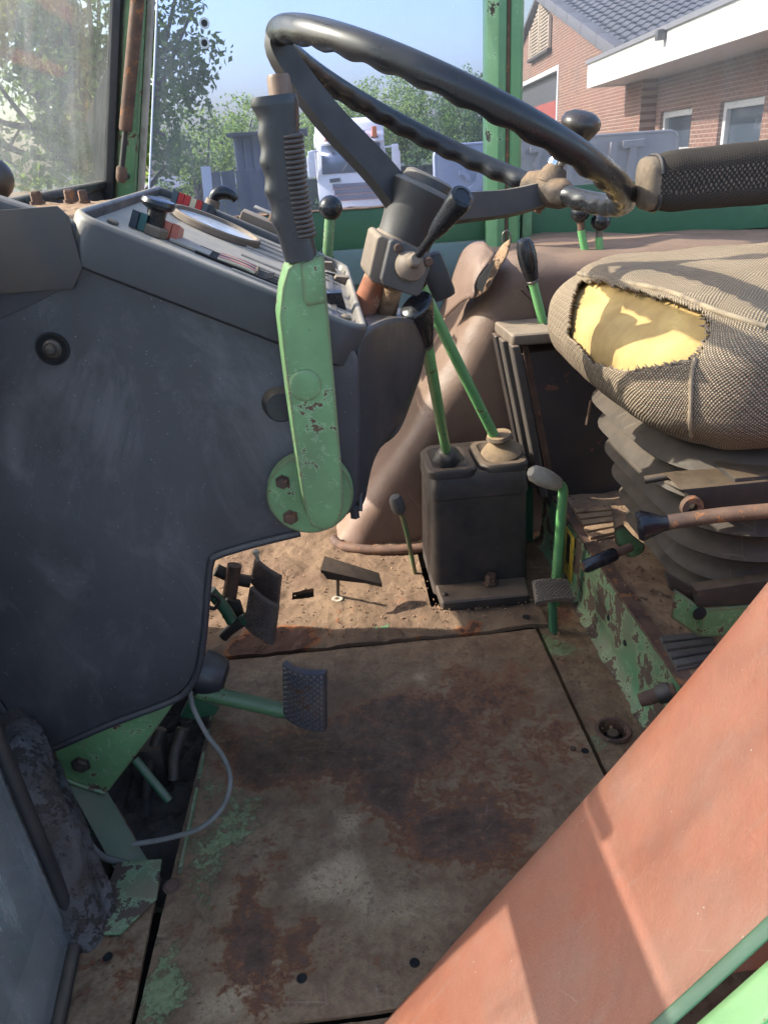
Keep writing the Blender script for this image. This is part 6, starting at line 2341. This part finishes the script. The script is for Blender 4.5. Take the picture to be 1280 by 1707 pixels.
lprism('door_panel', [(s_near + .15, -.13, zr0 - 1.75), (s_far - 1.0, -.13, zr0 - 1.75), (s_far - 1.0, -.13, zr0 - 1.4), (s_near + .15, -.13, zr0 - 1.4)], (0, -.05, 0), RD, dr)
# louvred vent in the gable
vl, vr = bw_(887, 95), bw_(919, 82)
vb = (vl[1] + vr[1]) / 2
vmid = (vl[0] + vr[0]) / 2
vh = abs(vl[0] - vr[0]) / 2
vt = bw_(888, 50)[1]
vap = bw_(905, 2)[1]
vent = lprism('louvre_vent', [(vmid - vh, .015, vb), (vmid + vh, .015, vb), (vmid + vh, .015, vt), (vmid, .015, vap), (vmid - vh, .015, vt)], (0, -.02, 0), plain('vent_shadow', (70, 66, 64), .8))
nsl = 15
for i in range(nsl):
    z = vb + (vap - vb) * (i + .4) / nsl
    hw = vh if z < vt else vh * max(.08, (vap - z) / (vap - vt))
    box('slat', (vmid, .05, z), (2 * hw, .07, .045), plain('slat_cream', (206, 196, 178), .6) if i == 0 else bpy.data.materials['slat_cream'], vent, rot=(RAD(-28), 'X'), bev=.004, local=True)
for k in (-1, 0, 1):
    zz = vt if k else vap - .05
    box('frame_bar', (vmid + k * vh, .07, (vb + zz) / 2), (.07, .08, zz - vb), bpy.data.materials['slat_cream'], vent, bev=.006, local=True)
box('sill', (vmid, .07, vb - .05), (2 * vh + .2, .16, .08), plain('dark_sill', (70, 66, 66), .7), vent, bev=.006, local=True)
# tiled roof: near slope with separate tiles
RT = surf('grey_concrete_tile', (88, 94, 104), (100, 106, 116), 2, .55, bump=.2, bscale=20, bdist=.004)
roofb = lprism('roof', [(s_e, .18, z_e1 + .02), (s_ap, .18, z_ap + .02), (s_ap, .18, z_ap + .12), (s_e, .18, z_e1 + .12)], (0, -12, 0), plain('roof_underlay', (70, 74, 80), .8))
lprism('roof_far_slope', [(s_ap, .18, z_ap + .02), (s_end - s_e, .18, z_e1 + .02), (s_end - s_e, .18, z_e1 + .12), (s_ap, .18, z_ap + .12)], (0, -12, 0), RT)
sd2 = Vector((s_ap - s_e, 0, z_ap - z_e1)).normalized()
up2 = Vector((-sd2.z, 0, sd2.x))
# one tile: rolled cross section running up the slope
def tile_mesh(w, l):
    bm = bmesh.new()
    prof = [(0, .0), (.18, .0), (.30, .022), (.42, .045), (.55, .052), (.68, .045), (.80, .022), (.92, .0), (1.0, .0)]
    rows = []
    for t, h in ((0, .018), (.03, .03), (1.0, .0)):
        rows.append([bm.verts.new(sd2 * (l * t) + Vector((0, -w * a, 0)) + up2 * (b * 1.2 + h)) for a, b in prof])
    low = [bm.verts.new(Vector((0, -w * a, 0)) + up2 * (b * .9 - .01)) for a, b in prof]
    rows.insert(0, low)
    for a, b in zip(rows, rows[1:]):
        for k in range(len(prof) - 1):
            bm.faces.new((a[k], a[k + 1], b[k + 1], b[k]))
    me = bpy.data.meshes.new('tile')
    bm.normal_update()
    bm.to_mesh(me)
    bm.free()
    me.materials.append(RT)
    for p in me.polygons:
        p.use_smooth = True
    me.set_sharp_from_angle(angle=RAD(40))
    return me


tw, tl_ = .34, .40
tme = tile_mesh(tw, tl_)
nrow = int((s_ap - s_e) / sd2.x / tl_)
cand = []
for r_ in range(nrow + 1):
    for c_ in range(34):
        o_ = Vector((s_e, .04 - tw * c_, z_e1 + .125)) + sd2 * (tl_ * r_)
        wp = BM_ @ o_
        px, py = pix(wp, True)
        vis = 880 < px < 1320 and -40 < py < 130
        cand.append((not vis, (wp - EYEP).length, o_))
cand.sort(key=lambda c: (c[0], c[1]))
rest = []
for i, (inv, d, o_) in enumerate(cand):
    if i < 290 and not inv:
        t_ = bpy.data.objects.new('tile', tme)
        COL.objects.link(t_)
        t_.parent = roofb
        t_.location = o_
    else:
        rest.append(o_)
bm = bmesh.new()
for o_ in rest:
    n0_ = len(bm.verts)
    bm.from_mesh(tme)
    bm.verts.ensure_lookup_table()
    bmesh.ops.translate(bm, vec=o_, verts=bm.verts[n0_:])
rt_ = fin('distant_tiles', bm, RT, roofb, local=True)
rt_['kind'] = 'stuff'
# verge boards with lead joints
for k, (n_, w_, m, lift) in enumerate(((.20, .26, plain('verge_grey', (104, 108, 116), .5), .02), )):
    L_ = (s_ap - s_e) / sd2.x
    nseg = 6
    for i in range(nseg):
        o_ = Vector((s_e, 0, z_e1 + .0)) + sd2 * (L_ * i / nseg)
        e_2 = sd2 * (L_ / nseg - .02)
        prism('verge_board', [o_ + Vector((0, .06, -.04)), o_ + Vector((0, .24, -.04)), o_ + Vector((0, .24, 0)) + up2 * .2, o_ + Vector((0, .0, 0)) + up2 * .22], e_2, m, roofb, bev=.01, local=True)
# flat roof annex with white fascia
sf = fb_far[0]
FAS = plain('white_fascia', (236, 240, 232), .45)
fas = lprism('fascia', [(sf, FO, zb_), (-13, FO, zb_), (-13, FO, zt_f), (sf, FO, zt_f)], (0, -.06, 0), FAS)
lprism('fascia_return', [(sf - .002, FO - .06, zb_), (sf - .002, .02, zb_), (sf - .002, .02, zt_f), (sf - .002, FO - .06, zt_f)], (-.06, 0, 0), FAS)
lprism('soffit', [(sf - .06, FO - .06, zb_ + .03), (-13, FO - .06, zb_ + .03), (-13, -.6, zb_ + .03), (sf - .06, -.25, zb_ + .03)], (0, 0, .05), plain('soffit_board', (206, 196, 184), .6))
lprism('roof_capping', [(sf + .03, FO + .04, zt_f), (-13, FO + .04, zt_f), (-13, FO - .2, zt_f), (sf + .03, FO - .2, zt_f)], (0, 0, .07), plain('grey_capping', (128, 132, 138), .4))
lprism('flat_roof', [(-.35, -.35, zt_f - .3), (-13, -.35, zt_f - .3), (-13, -6, zt_f - .3), (-.35, -6, zt_f - .3)], (0, 0, .2), plain('flat_roofing', (80, 80, 82), .8))
fx, fz_ = bw_(1109, 57, FO)
box('floodlight', (fx, FO + .08, fz_), (.14, .12, .14), plain('lamp_body', (90, 92, 96), .4), fas, bev=.02, local=True)
# annex wall with windows
AO = -.30
sw1a, zw1 = bw_(1101, 186, AO)
sw1b = bw_(1154, 181, AO)[0]
sw2a, zw2 = bw_(1201, 170, AO)
sw2b = bw_(1275, 160, AO)[0]
zw = (zw1 + zw2) / 2
zs = .55
cols = [(-.02, sw1a), (sw1b, sw2a), (sw2b, -13)]
aw = lprism('annex_wall', [(0, AO, zw), (-13, AO, zw), (-13, AO, zb_ + .06), (0, AO, zb_ + .06)], (0, -.3, 0), BRICK)
lprism('annex_wall_base', [(0, AO, 0), (-13, AO, 0), (-13, AO, zs), (0, AO, zs)], (0, -.3, 0), BRICK)
for a, b in cols:
    lprism('annex_pier', [(a, AO, zs), (b, AO, zs), (b, AO, zw), (a, AO, zw)], (0, -.3, 0), BRICK)
for a, b in ((sw1a, sw1b), (sw2a, sw2b)):
    wn_ = lprism('window', [(a, AO - .14, zs), (b, AO - .14, zs), (b, AO - .14, zw), (a, AO - .14, zw)], (0, -.02, 0), GW)
    fwid = .11
    for q in ((a, a - fwid, zs, zw), (b + fwid, b, zs, zw), (a - fwid, b + fwid, zw - fwid, zw), (a - fwid, b + fwid, zs, zs + fwid)):
        lprism('window_frame', [(q[0], AO - .06, q[2]), (q[1], AO - .06, q[2]), (q[1], AO - .06, q[3]), (q[0], AO - .06, q[3])], (0, -.09, 0), WF, wn_, bev=.01)
    lprism('blind', [(a - fwid, AO - .137, zw - .75), (b + fwid, AO - .137, zw - .75), (b + fwid, AO - .137, zw - .62), (a - fwid, AO - .137, zw - .62)], (0, .004, 0), plain('pale_blind' + str(round(a, 2)), (170, 176, 176), .6), wn_)
cmx, cmz = bw_(1078, 170, AO)
lathe('security_camera', [(0, 0), (.09, 0), (.09, .06), (.06, .12), (0, .13)], lq(cmx, AO + .02, cmz), (0, 1, 0), plain('camera_grey', (150, 152, 156), .3), bld, n=18, local=True)

# turn the yard to the lean of the tractor
Rc = Matrix((RC, DC, FC))
Re = Matrix((RE, DE, FE))
TL_ = Matrix.Translation(EYEP) @ (Rc.transposed() @ Re).to_4x4() @ Matrix.Translation(-EYEP)
for o in YARD:
    o.matrix_world = TL_ @ (o.matrix_world if o is bld else o.matrix_basis)
